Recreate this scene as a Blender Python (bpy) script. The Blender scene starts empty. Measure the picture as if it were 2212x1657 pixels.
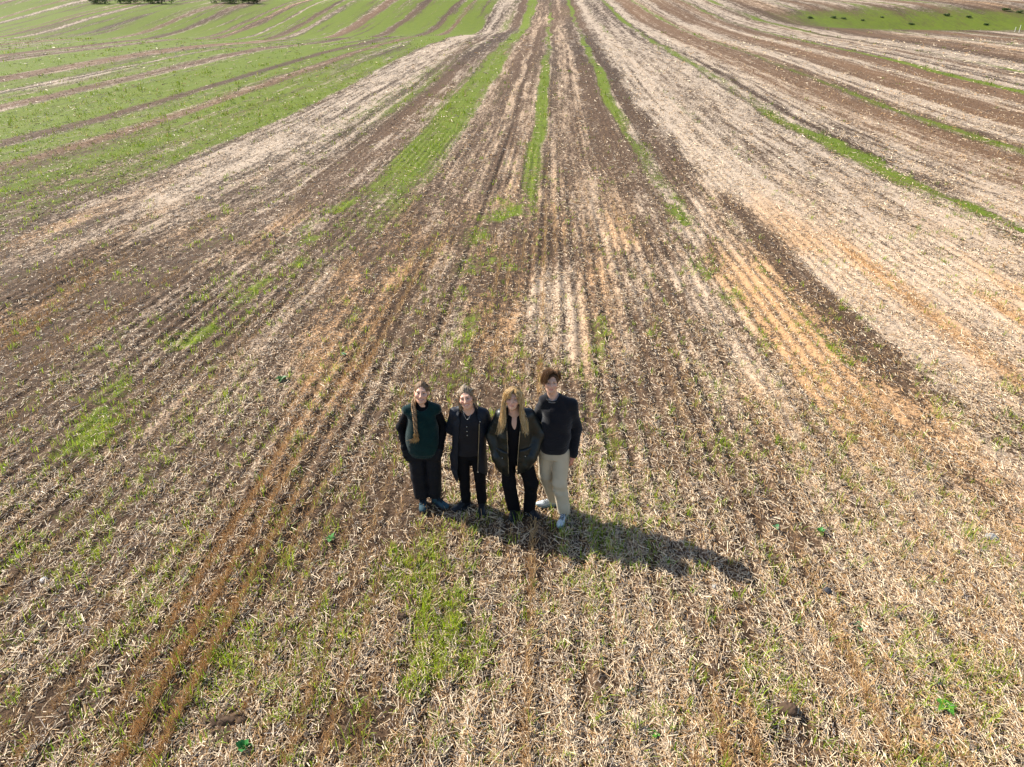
import bpy, math, random
import numpy as np
from mathutils import Vector, Matrix, Euler

rng = np.random.default_rng(7)
random.seed(7)
SC = bpy.context.scene
COL = SC.collection

# ------------------------------------------------------------------ camera, sky, sun, exposure
CAM_H = 5.25
PITCH = math.radians(26.5)
YAW = math.radians(2.92)
cam_d = bpy.data.cameras.new('camera')
cam = bpy.data.objects.new('camera', cam_d)
COL.objects.link(cam)
cam.location = (0, 0, CAM_H)
cam.rotation_euler = (math.pi / 2 - PITCH, 0, YAW)
cam_d.sensor_width = 36
cam_d.lens = 36 * 1550 / 2212
cam_d.clip_start = 0.1
cam_d.clip_end = 3000
SC.camera = cam

SUN_EL = math.radians(38)
SUN_AZ = math.atan2(-0.898, 0.44)          # clockwise from +Y
W = bpy.data.worlds.new('World')
SC.world = W
W.use_nodes = True
nt = W.node_tree
sky = nt.nodes.new('ShaderNodeTexSky')
sky.sky_type = 'NISHITA'
sky.sun_disc = False
sky.sun_elevation = SUN_EL
sky.sun_rotation = SUN_AZ
bg = nt.nodes['Background']
nt.links.new(sky.outputs[0], bg.inputs[0])
bg.inputs[1].default_value = 0.11
sd = bpy.data.lights.new('sun', 'SUN')
sd.energy = 5.0
sd.angle = math.radians(0.5)
sd.color = (1.0, 0.94, 0.84)
sun = bpy.data.objects.new('sun', sd)
COL.objects.link(sun)
to_sun = Vector((math.sin(SUN_AZ) * math.cos(SUN_EL), math.cos(SUN_AZ) * math.cos(SUN_EL), math.sin(SUN_EL)))
sun.rotation_euler = to_sun.to_track_quat('Z', 'Y').to_euler()
sun.location = (-20, 10, 20)
SC.view_settings.view_transform = 'Standard'
SC.view_settings.look = 'None'
SC.view_settings.exposure = 0.95
SC.view_settings.gamma = 1.0

# ------------------------------------------------------------------ numeric helpers
def _h(ix, iy, seed):
    n = (ix.astype(np.int64) * 374761393 + iy.astype(np.int64) * 668265263 + seed * 974634777) & 0xffffffff
    n = ((n ^ (n >> 13)) * 1274126177) & 0xffffffff
    n = ((n ^ (n >> 16)) * 2246822519) & 0xffffffff
    return ((n ^ (n >> 15)) & 0xffffff) / float(0xffffff)

def vn(x, y, seed=0):
    x = np.asarray(x, float); y = np.asarray(y, float)
    x, y = np.broadcast_arrays(x, y)
    ix = np.floor(x); iy = np.floor(y)
    fx = x - ix; fy = y - iy
    fx = fx * fx * (3 - 2 * fx); fy = fy * fy * (3 - 2 * fy)
    a = _h(ix, iy, seed); b = _h(ix + 1, iy, seed); c = _h(ix, iy + 1, seed); d = _h(ix + 1, iy + 1, seed)
    return (a * (1 - fx) + b * fx) * (1 - fy) + (c * (1 - fx) + d * fx) * fy

def fbm(x, y, seed=0, o=3):
    s = 0; a = 0.5; t = 0
    for k in range(o):
        s = s + a * vn(x * 2 ** k, y * 2 ** k, seed + 17 * k); t += a; a *= 0.5
    return s / t

def sstep(a, b, x):
    t = np.clip((x - a) / (b - a), 0, 1)
    return t * t * (3 - 2 * t)

def band(x, a, b, soft):
    return sstep(a - soft, a + soft, x) * (1 - sstep(b - soft, b + soft, x))

# ------------------------------------------------------------------ materials
def new_mat(name):
    m = bpy.data.materials.new(name); m.use_nodes = True
    return m, m.node_tree, m.node_tree.nodes['Principled BSDF']

def cloth(name, col, rough=0.85, spec=0.25, scale=120, bump=0.25, var=0.25, sheen=0.0):
    m, t, p = new_mat(name)
    tc = t.nodes.new('ShaderNodeTexCoord')
    n1 = t.nodes.new('ShaderNodeTexNoise'); n1.inputs['Scale'].default_value = 9; n1.inputs['Detail'].default_value = 5
    n2 = t.nodes.new('ShaderNodeTexNoise'); n2.inputs['Scale'].default_value = scale; n2.inputs['Detail'].default_value = 3
    t.links.new(tc.outputs['Object'], n1.inputs[0]); t.links.new(tc.outputs['Object'], n2.inputs[0])
    r = t.nodes.new('ShaderNodeValToRGB')
    r.color_ramp.elements[0].position = 0.3; r.color_ramp.elements[1].position = 0.7
    r.color_ramp.elements[0].color = (*[c * (1 - var) for c in col], 1)
    r.color_ramp.elements[1].color = (*[c * (1 + var) for c in col], 1)
    t.links.new(n1.outputs[0], r.inputs[0]); t.links.new(r.outputs[0], p.inputs['Base Color'])
    b = t.nodes.new('ShaderNodeBump'); b.inputs['Strength'].default_value = bump; b.inputs['Distance'].default_value = 0.004
    t.links.new(n2.outputs[0], b.inputs['Height'])
    mp = t.nodes.new('ShaderNodeMapping'); mp.inputs['Rotation'].default_value = (0.3, 0.5, 0.4); mp.inputs['Scale'].default_value = (1, 1, 2.2)
    n3 = t.nodes.new('ShaderNodeTexNoise'); n3.inputs['Scale'].default_value = 8; n3.inputs['Detail'].default_value = 2; n3.inputs['Distortion'].default_value = 1.2
    try: n3.noise_type = 'RIDGED_MULTIFRACTAL'
    except Exception: pass
    t.links.new(tc.outputs['Object'], mp.inputs[0]); t.links.new(mp.outputs[0], n3.inputs[0])
    b2 = t.nodes.new('ShaderNodeBump'); b2.inputs['Strength'].default_value = 0.45; b2.inputs['Distance'].default_value = 0.012
    t.links.new(n3.outputs[0], b2.inputs['Height']); t.links.new(b.outputs[0], b2.inputs['Normal']); t.links.new(b2.outputs[0], p.inputs['Normal'])
    p.inputs['Roughness'].default_value = rough
    p.inputs['Specular IOR Level'].default_value = spec
    p.inputs['Sheen Weight'].default_value = sheen
    return m

def vcol_mat(name, rough=0.7, spec=0.3, transl=0.0, bumpscale=0, sss=0.0):
    m, t, p = new_mat(name)
    a = t.nodes.new('ShaderNodeAttribute'); a.attribute_name = 'Col'
    n = t.nodes.new('ShaderNodeTexNoise'); n.inputs['Scale'].default_value = bumpscale or 30
    tc = t.nodes.new('ShaderNodeTexCoord'); t.links.new(tc.outputs['Object'], n.inputs[0])
    mp = t.nodes.new('ShaderNodeMapRange'); mp.inputs['To Min'].default_value = 0.86; mp.inputs['To Max'].default_value = 1.14
    t.links.new(n.outputs[0], mp.inputs[0])
    mx = t.nodes.new('ShaderNodeVectorMath'); mx.operation = 'SCALE'
    t.links.new(a.outputs['Color'], mx.inputs[0]); t.links.new(mp.outputs[0], mx.inputs['Scale'])
    t.links.new(mx.outputs[0], p.inputs['Base Color'])
    p.inputs['Roughness'].default_value = rough
    p.inputs['Specular IOR Level'].default_value = spec
    if sss:
        p.inputs['Subsurface Weight'].default_value = sss
        p.inputs['Subsurface Radius'].default_value = (0.012, 0.004, 0.002)
        p.inputs['Subsurface Scale'].default_value = 1.0
    if transl:
        out = t.nodes['Material Output']
        tr = t.nodes.new('ShaderNodeBsdfTranslucent'); ms = t.nodes.new('ShaderNodeMixShader')
        ms.inputs[0].default_value = transl
        t.links.new(mx.outputs[0], tr.inputs[0])
        t.links.new(p.outputs[0], ms.inputs[1]); t.links.new(tr.outputs[0], ms.inputs[2]); t.links.new(ms.outputs[0], out.inputs[0])
    return m

# ------------------------------------------------------------------ mesh helpers
def mesh_np(name, verts, faces_flat, sizes, mat, parent=None, col=None, smooth=False):
    """verts (n,3), faces_flat int array, sizes int array"""
    me = bpy.data.meshes.new(name)
    nv = len(verts); nl = len(faces_flat); nf = len(sizes)
    me.vertices.add(nv); me.loops.add(nl); me.polygons.add(nf)
    me.vertices.foreach_set('co', np.ascontiguousarray(verts, np.float32).ravel())
    me.loops.foreach_set('vertex_index', np.ascontiguousarray(faces_flat, np.int32))
    st = np.zeros(nf, np.int32); st[1:] = np.cumsum(sizes)[:-1]
    me.polygons.foreach_set('loop_start', st)
    me.polygons.foreach_set('use_smooth', np.full(nf, bool(smooth)))
    me.update(calc_edges=True)
    if col is not None:
        a = me.color_attributes.new('Col', 'FLOAT_COLOR', 'POINT')
        c = np.ones((nv, 4), np.float32); c[:, :3] = col
        a.data.foreach_set('color', c.ravel())
    me.validate()
    if mat is not None: me.materials.append(mat)
    o = bpy.data.objects.new(name, me)
    COL.objects.link(o)
    if parent is not None: o.parent = parent
    return o

def tag(o, label=None, cat=None, group=None, kind=None):
    if label: o['label'] = label
    if cat: o['category'] = cat
    if group: o['group'] = group
    if kind: o['kind'] = kind
    return o

# ------------------------------------------------------------------ terrain and cover of the field
BY = np.array([-300, 0, 25, 42, 62, 85, 101, 120, 151, 200, 230, 300, 420, 700], float)
BZ = np.array([-6, 0, 0.05, 0.45, 1.4, 2.65, 3.35, 4.25, 6.0, 10.2, 12.2, 16.5, 24, 42], float)
_fy = np.arange(-300, 701, 1.0)
_fz = np.interp(_fy, BY, BZ)
_k = np.exp(-(np.arange(-12, 13) / 6.0) ** 2); _k /= _k.sum()
_fz = np.convolve(np.pad(_fz, 12, mode='edge'), _k, 'valid')
_fz -= np.interp(7, _fy, _fz)

def terrain(X, Y):
    X = np.asarray(X, float); Y = np.asarray(Y, float)
    z = np.interp(Y, _fy, _fz)
    A = 3.2 * (1 - sstep(-14, 6, X)) + 1.2 * (1 - sstep(-90, -20, X))
    z = z - A * np.exp(-((Y - 172) / 40.0) ** 2)
    # hollow on the right
    B = 3.0 * sstep(36, 75, X)
    z = z - B * np.exp(-((Y - 158 - 0.10 * (X - 60)) / 17.0) ** 2)
    far = sstep(30, 120, Y)
    z = z + far * (0.9 + 2.6 * (1 - sstep(-40, -12, X)) * 0.45) * (fbm(X / 38, Y / 46, 5, 2) - 0.5)
    return z

def relief(X, Y):
    """small furrows and clods of the worked soil"""
    near = 1 - sstep(60, 110, Y)
    w = X + 0.04 * (vn(X * 0.7, Y * 0.5, 31) - 0.5)
    row = np.cos(w / 0.27 * 2 * np.pi)
    patch = sstep(0.35, 0.75, fbm(X / 1.6, Y / 9.0, 32, 2))
    z = 0.021 * row * (0.4 + patch)
    z = z + 0.05 * (fbm(X * 2.2, Y * 1.6, 33, 3) - 0.5) + 0.035 * (vn(X * 9, Y * 9, 34) - 0.5) * sstep(0.4, 0.7, vn(X * 1.3, Y * 1.1, 35))
    z = z - 0.045 * np.exp(-((X - 0.02) / 0.05) ** 2) * (0.4 + 0.6 * vn(X * 0, Y * 0.5, 36))
    z = z - 0.04 * np.exp(-((X + 2.05) / 0.07) ** 2) * sstep(10, 14, Y)
    return z * near

def ground_z(X, Y):
    return terrain(X, Y) + relief(X, Y)

# strips seen across the field: x0, x1, kind   (g green, p pale straw, b brown, d dark rows, o orange, m straw with some green)
STRIPS = [
    (-30, -26.5, 'g'), (-26.5, -25.2, 'd'), (-25.2, -22.6, 'g'), (-22.6, -21.6, 'b'), (-21.6, -18.4, 'g'), (-18.4, -17.2, 'y'), (-17.2, -15.4, 'g'),
    (-15.4, -12.0, 'p'), (-12.0, -8.9, 'm'), (-8.9, -8.4, 'k'), (-8.4, -7.2, 'd'), (-7.2, -6.6, 'm'), (-6.6, -4.4, 'g'),
    (-4.4, -2.3, 'r'), (-2.2, -1.9, 'k'), (-1.9, -0.9, 'r'), (-0.95, -0.2, 'g'), (-0.1, 0.12, 'k'),
    (0.12, 2.3, 'r'), (2.3, 3.6, 'd'), (3.6, 4.5, 'g'), (4.4, 5.4, 'd'), (5.4, 7.6, 'q'), (7.75, 8.2, 'G'), (8.2, 12.5, 'q'),
    (12.5, 13.6, 'g'), (13.6, 16.2, 'p'), (16.2, 20.3, 'b'), (20.4, 21.3, 'g'), (21.3, 21.8, 'o'), (21.8, 24.6, 'p'), (24.6, 28.5, 'b'), (28.5, 30, 'p')]
#        green  straw brown dark orange
KIND = {'g': (0.95, 0.35, 0.1, 0.12, 0.0), 'G': (0.62, 0.5, 0.0, 0.0, 0.0), 'p': (0.04, 0.78, 0.0, 0.12, 0.05), 'b': (0.06, 0.34, 0.9, 0.2, 0.25),
        'd': (0.10, 0.44, 0.3, 0.55, 0.1), 'o': (0.08, 0.5, 0.2, 0.0, 1.0), 'm': (0.36, 0.56, 0.1, 0.2, 0.1), 'k': (0.08, 0.2, 0.15, 0.85, 0.2),
        'r': (0.14, 0.60, 0.22, 0.25, 0.45), 'q': (0.06, 0.72, 0.05, 0.3, 0.05), 'y': (0.72, 0.4, 0.1, 0.0, 0.1)}

_SX = np.arange(-160, 160, 0.05)
def _build_strips():
    tab = np.zeros((len(_SX), 5))
    for (a, b, k) in STRIPS:
        s = (_SX >= a) & (_SX < b); tab[s] = KIND[k]
    r = np.random.default_rng(21)
    x = -30.0
    seq = 'gdgpgbgygmgdgpgogbgg'
    i = 0
    while x > -160:
        w = r.uniform(0.7, 3.4) * (1.4 if seq[i % len(seq)] == 'g' else 0.85)
        tab[(_SX >= x - w) & (_SX < x)] = KIND[seq[i % len(seq)]]; x -= w; i += 1
    x = 30.0
    seq = 'bgpqbmgpdbropGqbpgbrpGmbq'
    i = 0
    while x < 160:
        w = r.uniform(0.8, 3.6) * (0.6 if seq[i % len(seq)] in 'gG' else 1.0)
        tab[(_SX >= x) & (_SX < x + w)] = KIND[seq[i % len(seq)]]; x += w; i += 1
    s = (tab.sum(1) == 0); tab[s] = KIND['r']
    k1 = np.exp(-(np.arange(-5, 6) / 2.2) ** 2); k1 /= k1.sum()
    k2 = np.exp(-(np.arange(-24, 25) / 9.0) ** 2); k2 /= k2.sum()
    k3 = np.exp(-(np.arange(-90, 91) / 40.0) ** 2); k3 /= k3.sum()
    cv = lambda k: np.stack([np.convolve(tab[:, c], k, 'same') for c in range(5)], 1)
    w = (0.25 + 0.75 * sstep(6, 20, np.abs(_SX)))[:, None]; f = (0.32 + 0.2 * sstep(25, 40, np.abs(_SX)))[:, None]
    f = f * np.array([0.55, 1, 0.9, 1, 1])[None]
    return (cv(k1) * (1 - w) + cv(k2) * w) * (1 - f) + cv(k3) * f
_ST = _build_strips()

GREENS = [  # green and yellow patches of the near part: x, half width, y0, y1, strength, yellowness
    (-6.5, 0.8, 8, 34, 0.85, 0.45), (-1.35, 0.95, 9, 26, 0.95, 0.4), (-1.3, 1.15, 0, 9.5, 0.80, 0.75), (0.9, 0.6, 8, 22, 0.5, 0.7),
    (4.0, 0.42, 12, 40, 0.95, 0.1), (4.1, 0.5, 3, 12, 0.4, 0.9), (5.3, 0.16, 11, 30, 0.6, 0.8), (9.7, 0.28, 9, 18, 0.45, 0.2), (9.9, 0.25, 18, 35, 0.35, 0.1),
    (13.5, 0.55, 14, 40, 0.95, 0.1), (-4.2, 0.35, 4, 10, 0.4, 0.9), (0.75, 0.7, 5.2, 7.6, 0.6, 0.5), (-3.0, 0.5, 5, 8.0, 0.35, 0.8),
    (-10.5, 1.0, 14, 30, 0.35, 0.5), (-18, 2.4, 18, 34, 0.8, 0.15), (2.0, 0.3, 4, 8, 0.3, 0.8), (-5.2, 0.35, 3, 12, 0.35, 0.9)]

def cover(X, Y):
    """green, straw, brown, dark, orange, yellowness (all 0..1) of the field at X, Y"""
    X = np.asarray(X, float); Y = np.asarray(Y, float)
    wob = 0.22 * (fbm(X * 0.25, Y * 0.12, 41, 2) - 0.5) * 2 + 0.10 * (vn(X * 1.5, Y * 0.6, 42) - 0.5)
    xx = X + wob * (1 + sstep(50, 130, Y) * 1.5)
    c = np.stack([np.interp(xx, _SX, _ST[:, k]) for k in range(5)], -1)
    # the near field: the strips thin out into a mixture
    n1 = fbm(X / 0.9, Y / 2.6, 51, 3); n2 = fbm(X / 0.5, Y / 1.2, 52, 3); n3 = fbm(X / 2.4, Y / 5.0, 53, 2)
    side = sstep(-7, 6, X)
    base_s = 0.50 + 0.22 * side + 0.6 * (n1 - 0.5)
    base_d = 0.28 - 0.16 * side + 0.9 * (n3 - 0.5)
    base_o = 0.25 + 0.75 * sstep(0.45, 0.68, fbm(X / 1.1, Y / 7.0, 54, 2))
    base_g = 0.08 + 0.25 * sstep(0.52, 0.72, n2)
    nb = np.stack([base_g, base_s, 0.2 + 0 * X, np.clip(base_d, 0, 1), base_o], -1)
    t = sstep(13, 34, Y)[..., None] * 0.94
    c = c * t + nb * (1 - t)
    yel = 0.35 + 0.4 * (n2 - 0.5)
    for (gx, hw, y0, y1, st, ye) in GREENS:
        m = np.exp(-(((xx - gx) / hw) ** 2) ** 1.4) * sstep(y0 - 1.5, y0 + 1.5, Y) * (1 - sstep(y1 - 4, y1 + 4, Y))
        m = m * st * sstep(0.30, 0.72, n2 * 0.6 + n1 * 0.4) * 0.9
        c[..., 0] = np.maximum(c[..., 0], m * 1.15)
        c[..., 1] = c[..., 1] * (1 - 0.45 * m); c[..., 3] = c[..., 3] * (1 - 0.5 * m)
        yel = yel * (1 - m) + ye * m
    # pale drift of straw and its orange core on the right
    m = np.exp(-(((xx - 7.0) / 1.0) ** 2)) * sstep(9, 13, Y)
    c[..., 1] = c[..., 1] * (1 - m) + 0.88 * m; c[..., 0] *= (1 - 0.8 * m); c[..., 3] *= (1 - m)
    m = np.exp(-(((xx - 7.9) / 0.4) ** 2)) * sstep(9, 11, Y) * (1 - sstep(18, 24, Y))
    c[..., 4] = np.maximum(c[..., 4], m)
    m = np.exp(-(((xx - 6.0) / 0.5) ** 2)) * sstep(9, 12, Y) * (1 - sstep(20, 30, Y))
    c[..., 3] = np.maximum(c[..., 3], 0.8 * m); c[..., 1] *= (1 - 0.35 * m)
    # patchiness along the strips
    ll = fbm(X / 2.0, Y / 16.0, 61, 3)
    c[..., 0] = np.clip(c[..., 0] * (0.55 + 0.9 * ll), 0, 1)
    rl = vn(X / 0.13, Y / 18.0, 62)
    r2 = 0.5 * vn(xx / 0.50, Y / 60.0, 64) + 0.5 * vn(xx / 0.24, Y / 60.0, 70); r3 = fbm(xx / 1.3, Y / 34.0, 65, 2); r4 = fbm(xx / 3.5, Y / 60.0, 66, 2)
    rowm = sstep(14, 40, Y)
    c[..., 3] = np.clip(c[..., 3] + rowm * 0.55 * (rl - 0.55) * (1 - c[..., 0]), 0, 1)
    c[..., 1] = np.clip(c[..., 1] + rowm * (0.95 * (r2 - 0.5) + 0.40 * (r3 - 0.5) + 0.25 * (r4 - 0.5)), 0.08, 0.80)
    c[..., 0] = np.clip(c[..., 0] + rowm * (0.35 * (vn(xx / 0.6, Y / 25.0, 67) - 0.5) + 0.75 * (fbm(xx / 2.1, Y / 30.0, 68, 3) - 0.5)) * (0.45 + c[..., 0]), 0, 1)
    c[..., 2] = np.clip(c[..., 2] + rowm * 0.8 * (fbm(xx / 2.7, Y / 45.0, 69, 2) - 0.45), 0, 1)
    c[..., 1] = c[..., 1] * (1 - rowm) + rowm * (0.48 + (c[..., 1] - 0.48) * 0.60)
    # unsown green hollow on the right with rough grass
    hy = 150 + 0.10 * (X - 60)
    m = sstep(34, 58, X) * np.exp(-(((Y - hy - 6) / 27) ** 2) ** 2)
    c[..., 0] = c[..., 0] * (1 - m) + m * (0.8 + 0.3 * (n3 - .5)); c[..., 1] *= (1 - m * 0.6); c[..., 2] *= (1 - 0.7 * m)
    # grass margin beyond the far end of the field
    m = sstep(236, 246, Y + 0.05 * X + 8 * (vn(X / 15, 0 * Y, 63) - 0.5))
    c[..., 0] = c[..., 0] * (1 - m) + 0.9 * m; c[..., 1] *= (1 - 0.6 * m); c[..., 2] *= (1 - m)
    return np.clip(c, 0, 1), np.clip(yel, 0, 1)

def build_field():
    ny, nx = 820, 900
    y = np.concatenate([np.linspace(-60, 1.2, 30)[:-1], 1.2 * (460 / 1.2) ** (np.linspace(0, 1, ny))])
    u = np.linspace(-1, 1, nx); u = np.sign(u) * np.abs(u) ** 1.08
    Y = np.repeat(y[:, None], nx, 1)
    half = 1.02 * np.maximum(y, 0) + 5.5 + np.where(y < 1.2, (1.2 - y) * 1.0, 0)
    X = half[:, None] * u[None, :]
    Z = ground_z(X, Y)
    c, ye = cover(X, Y)
    v = np.stack([X, Y, Z], -1).reshape(-1, 3)
    n0 = len(y)
    i = np.arange(n0 - 1)[:, None] * nx + np.arange(nx - 1)[None, :]
    f = np.stack([i, i + 1, i + nx + 1, i + nx], -1).reshape(-1)
    o = mesh_np('field', v, f, np.full((n0 - 1) * (nx - 1), 4), field_material(), smooth=True)
    me = o.data
    cc = c.reshape(-1, 5); N = len(v)
    a = me.color_attributes.new('cov', 'FLOAT_COLOR', 'POINT')
    d = np.ones((N, 4), np.float32); d[:, 0] = cc[:, 0]; d[:, 1] = cc[:, 1]; d[:, 2] = cc[:, 2]
    a.data.foreach_set('color', d.ravel())
    a = me.color_attributes.new('cov2', 'FLOAT_COLOR', 'POINT')
    d = np.ones((N, 4), np.float32); d[:, 0] = cc[:, 3]; d[:, 1] = cc[:, 4]; d[:, 2] = ye.reshape(-1)
    a.data.foreach_set('color', d.ravel())
    return tag(o, 'rolling harvested field in strips of pale stubble, brown soil and green regrowth', 'field', kind='structure')

def field_material():
    m, t, p = new_mat('field_soil')
    N = t.nodes; L = t.links
    def attr(n):
        a = N.new('ShaderNodeAttribute'); a.attribute_name = n
        s = N.new('ShaderNodeSeparateColor'); L.new(a.outputs['Color'], s.inputs[0]); return s
    a1 = attr('cov'); a2 = attr('cov2')
    tc = N.new('ShaderNodeTexCoord')
    def noise(scale, sx=1.0, sy=1.0, detail=3.0, rough=0.6):
        mp = N.new('ShaderNodeMapping'); mp.inputs['Scale'].default_value = (sx, sy, 1)
        L.new(tc.outputs['Object'], mp.inputs[0])
        n = N.new('ShaderNodeTexNoise'); n.inputs['Scale'].default_value = scale; n.inputs['Detail'].default_value = detail; n.inputs['Roughness'].default_value = rough
        L.new(mp.outputs[0], n.inputs[0]); return n.outputs[0]
    def math_(op, a, b=None, c=None):
        n = N.new('ShaderNodeMath'); n.operation = op
        for k, v in enumerate((a, b, c)):
            if v is None: continue
            if isinstance(v, (int, float)): n.inputs[k].default_value = v
            else: L.new(v, n.inputs[k])
        return n.outputs[0]
    def mix(fac, a, b):
        n = N.new('ShaderNodeMix'); n.data_type = 'RGBA'
        L.new(fac, n.inputs[0]) if not isinstance(fac, (int, float)) else setattr(n.inputs[0], 'default_value', fac)
        for k, v in ((6, a), (7, b)):
            if isinstance(v, tuple): n.inputs[k].default_value = (*v, 1)
            else: L.new(v, n.inputs[k])
        return n.outputs[2]
    def thr(noise_out, dens, soft=0.10):
        # 1 where noise < dens (spread so that dens 0..1 covers the noise's range)
        d = math_('MULTIPLY_ADD', dens, 0.48, 0.24)
        x = math_('SUBTRACT', d, noise_out)
        mr = N.new('ShaderNodeMapRange'); mr.interpolation_type = 'SMOOTHSTEP'
        mr.inputs['From Min'].default_value = -soft; mr.inputs['From Max'].default_value = soft
        L.new(x, mr.inputs[0]); return mr.outputs[0]
    nf = noise(26, 1, 0.8, 4, 0.7)          # straw-sized specks
    nm = noise(7, 1.5, 0.5, 4, 0.65)
    nl = noise(1.1, 2.2, 0.25, 4, 0.6)
    ng = noise(9, 1.2, 0.7, 4, 0.7)
    nc = noise(2.3, 1, 0.4, 2)
    ns = math_('MULTIPLY_ADD', noise(55, 1, 1, 3, 0.75), 0.6, math_('MULTIPLY', nm, 0.4))
    soil = mix(thr(ns, 0.5, 0.14), (0.026, 0.016, 0.010), (0.110, 0.068, 0.040))
    soil = mix(math_('MULTIPLY', a1.outputs[2], 0.75), soil, mix(thr(ns, 0.5, 0.16), (0.11, 0.058, 0.027), (0.30, 0.175, 0.095)))
    straw = mix(nf, (0.54, 0.44, 0.335), (0.32, 0.245, 0.175))
    straw = mix(math_('MULTIPLY', a2.outputs[1], 0.75), straw, (0.42, 0.22, 0.08))
    geo = N.new('ShaderNodeNewGeometry'); sx = N.new('ShaderNodeSeparateXYZ'); L.new(geo.outputs['Position'], sx.inputs[0])
    fr = N.new('ShaderNodeMapRange'); fr.inputs['From Min'].default_value = 3; fr.inputs['From Max'].default_value = 15; fr.inputs['To Min'].default_value = 0.60; fr.inputs['To Max'].default_value = 1.0
    L.new(sx.outputs['Y'], fr.inputs[0])      # close by, the straw is modelled stalk by stalk on the bare soil
    sd_ = math_('MULTIPLY', math_('MULTIPLY_ADD', math_('SUBTRACT', nl, 0.5), 0.8, math_('MULTIPLY', a1.outputs[1], math_('MULTIPLY_ADD', a2.outputs[0], -0.65, 1.0))), fr.outputs[0])
    sm = math_('MULTIPLY_ADD', nf, 0.6, math_('MULTIPLY', nm, 0.4))
    c = mix(thr(sm, sd_, 0.055), soil, straw)
    grass = mix(ng, (0.040, 0.078, 0.006), (0.125, 0.165, 0.014))
    grass = mix(a2.outputs[2], grass, mix(ng, (0.09, 0.12, 0.008), (0.24, 0.25, 0.022)))
    gm = math_('MULTIPLY_ADD', ng, 0.65, math_('MULTIPLY', nl, 0.35))
    c = mix(thr(gm, math_('MULTIPLY', a1.outputs[0], 0.9), 0.10), c, grass)
    L.new(c, p.inputs['Base Color'])
    p.inputs['Roughness'].default_value = 0.9
    p.inputs['Specular IOR Level'].default_value = 0.15
    b = N.new('ShaderNodeBump'); b.inputs['Strength'].default_value = 0.9; b.inputs['Distance'].default_value = 0.03
    nb = noise(14, 1, 1, 5, 0.65)
    L.new(nb, b.inputs['Height']); L.new(b.outputs[0], p.inputs['Normal'])
    return m

# ------------------------------------------------------------------ litter, stubble and regrowth
F1 = 717.5
def scatter(per_px, y0, y1, wide=1.0):
    """points whose number per square metre falls with distance as the ground gets smaller to the eye"""
    xs, ys = [], []
    e = np.exp(np.linspace(math.log(y0), math.log(y1), 90))
    for a, b in zip(e[:-1], e[1:]):
        ym = 0.5 * (a + b)
        D = 0.895 * ym + 2.34
        half = wide * (0.80 * ym + 2.6)
        dep = max(0.035, (CAM_H - np.interp(ym, _fy, _fz)) / math.hypot(ym, CAM_H))
        n = per_px * (F1 / D) ** 2 * dep * 2 * half * (b - a)
        n = int(n)
        xs.append(rng.uniform(-half, half, n)); ys.append(rng.uniform(a, b, n))
    return np.concatenate(xs), np.concatenate(ys)

def straws(name, X, Y, Z, L, Wd, az, pit, colr, mat):
    """three-sided straws, all in one mesh"""
    n = len(X)
    d = np.stack([np.cos(az) * np.cos(pit), np.sin(az) * np.cos(pit), np.sin(pit)], -1)
    s = np.stack([-np.sin(az), np.cos(az), 0 * az], -1)
    up = np.cross(d, s)
    c0 = np.stack([X, Y, Z], -1)
    ends = [c0, c0 + d * L[:, None]]
    V = np.zeros((n, 6, 3))
    roll = rng.uniform(0, 2 * np.pi, n)
    for e in range(2):
        for k in range(3):
            a = roll + k * 2 * np.pi / 3
            V[:, e * 3 + k] = ends[e] + (s * np.cos(a)[:, None] + up * np.sin(a)[:, None]) * (Wd * (0.5 if e == 0 else 0.42))[:, None]
    b = (np.arange(n) * 6)[:, None]
    F = np.concatenate([b + np.array([[0, 1, 4, 3]]), b + np.array([[1, 2, 5, 4]]), b + np.array([[2, 0, 3, 5]])], 1)
    return mesh_np(name, V.reshape(-1, 3), F.reshape(-1), np.full(n * 3, 4), mat, col=np.repeat(colr, 6, 0))

def mixc(a, b, t):
    return np.asarray(a)[None] * (1 - t[:, None]) + np.asarray(b)[None] * t[:, None]

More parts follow.
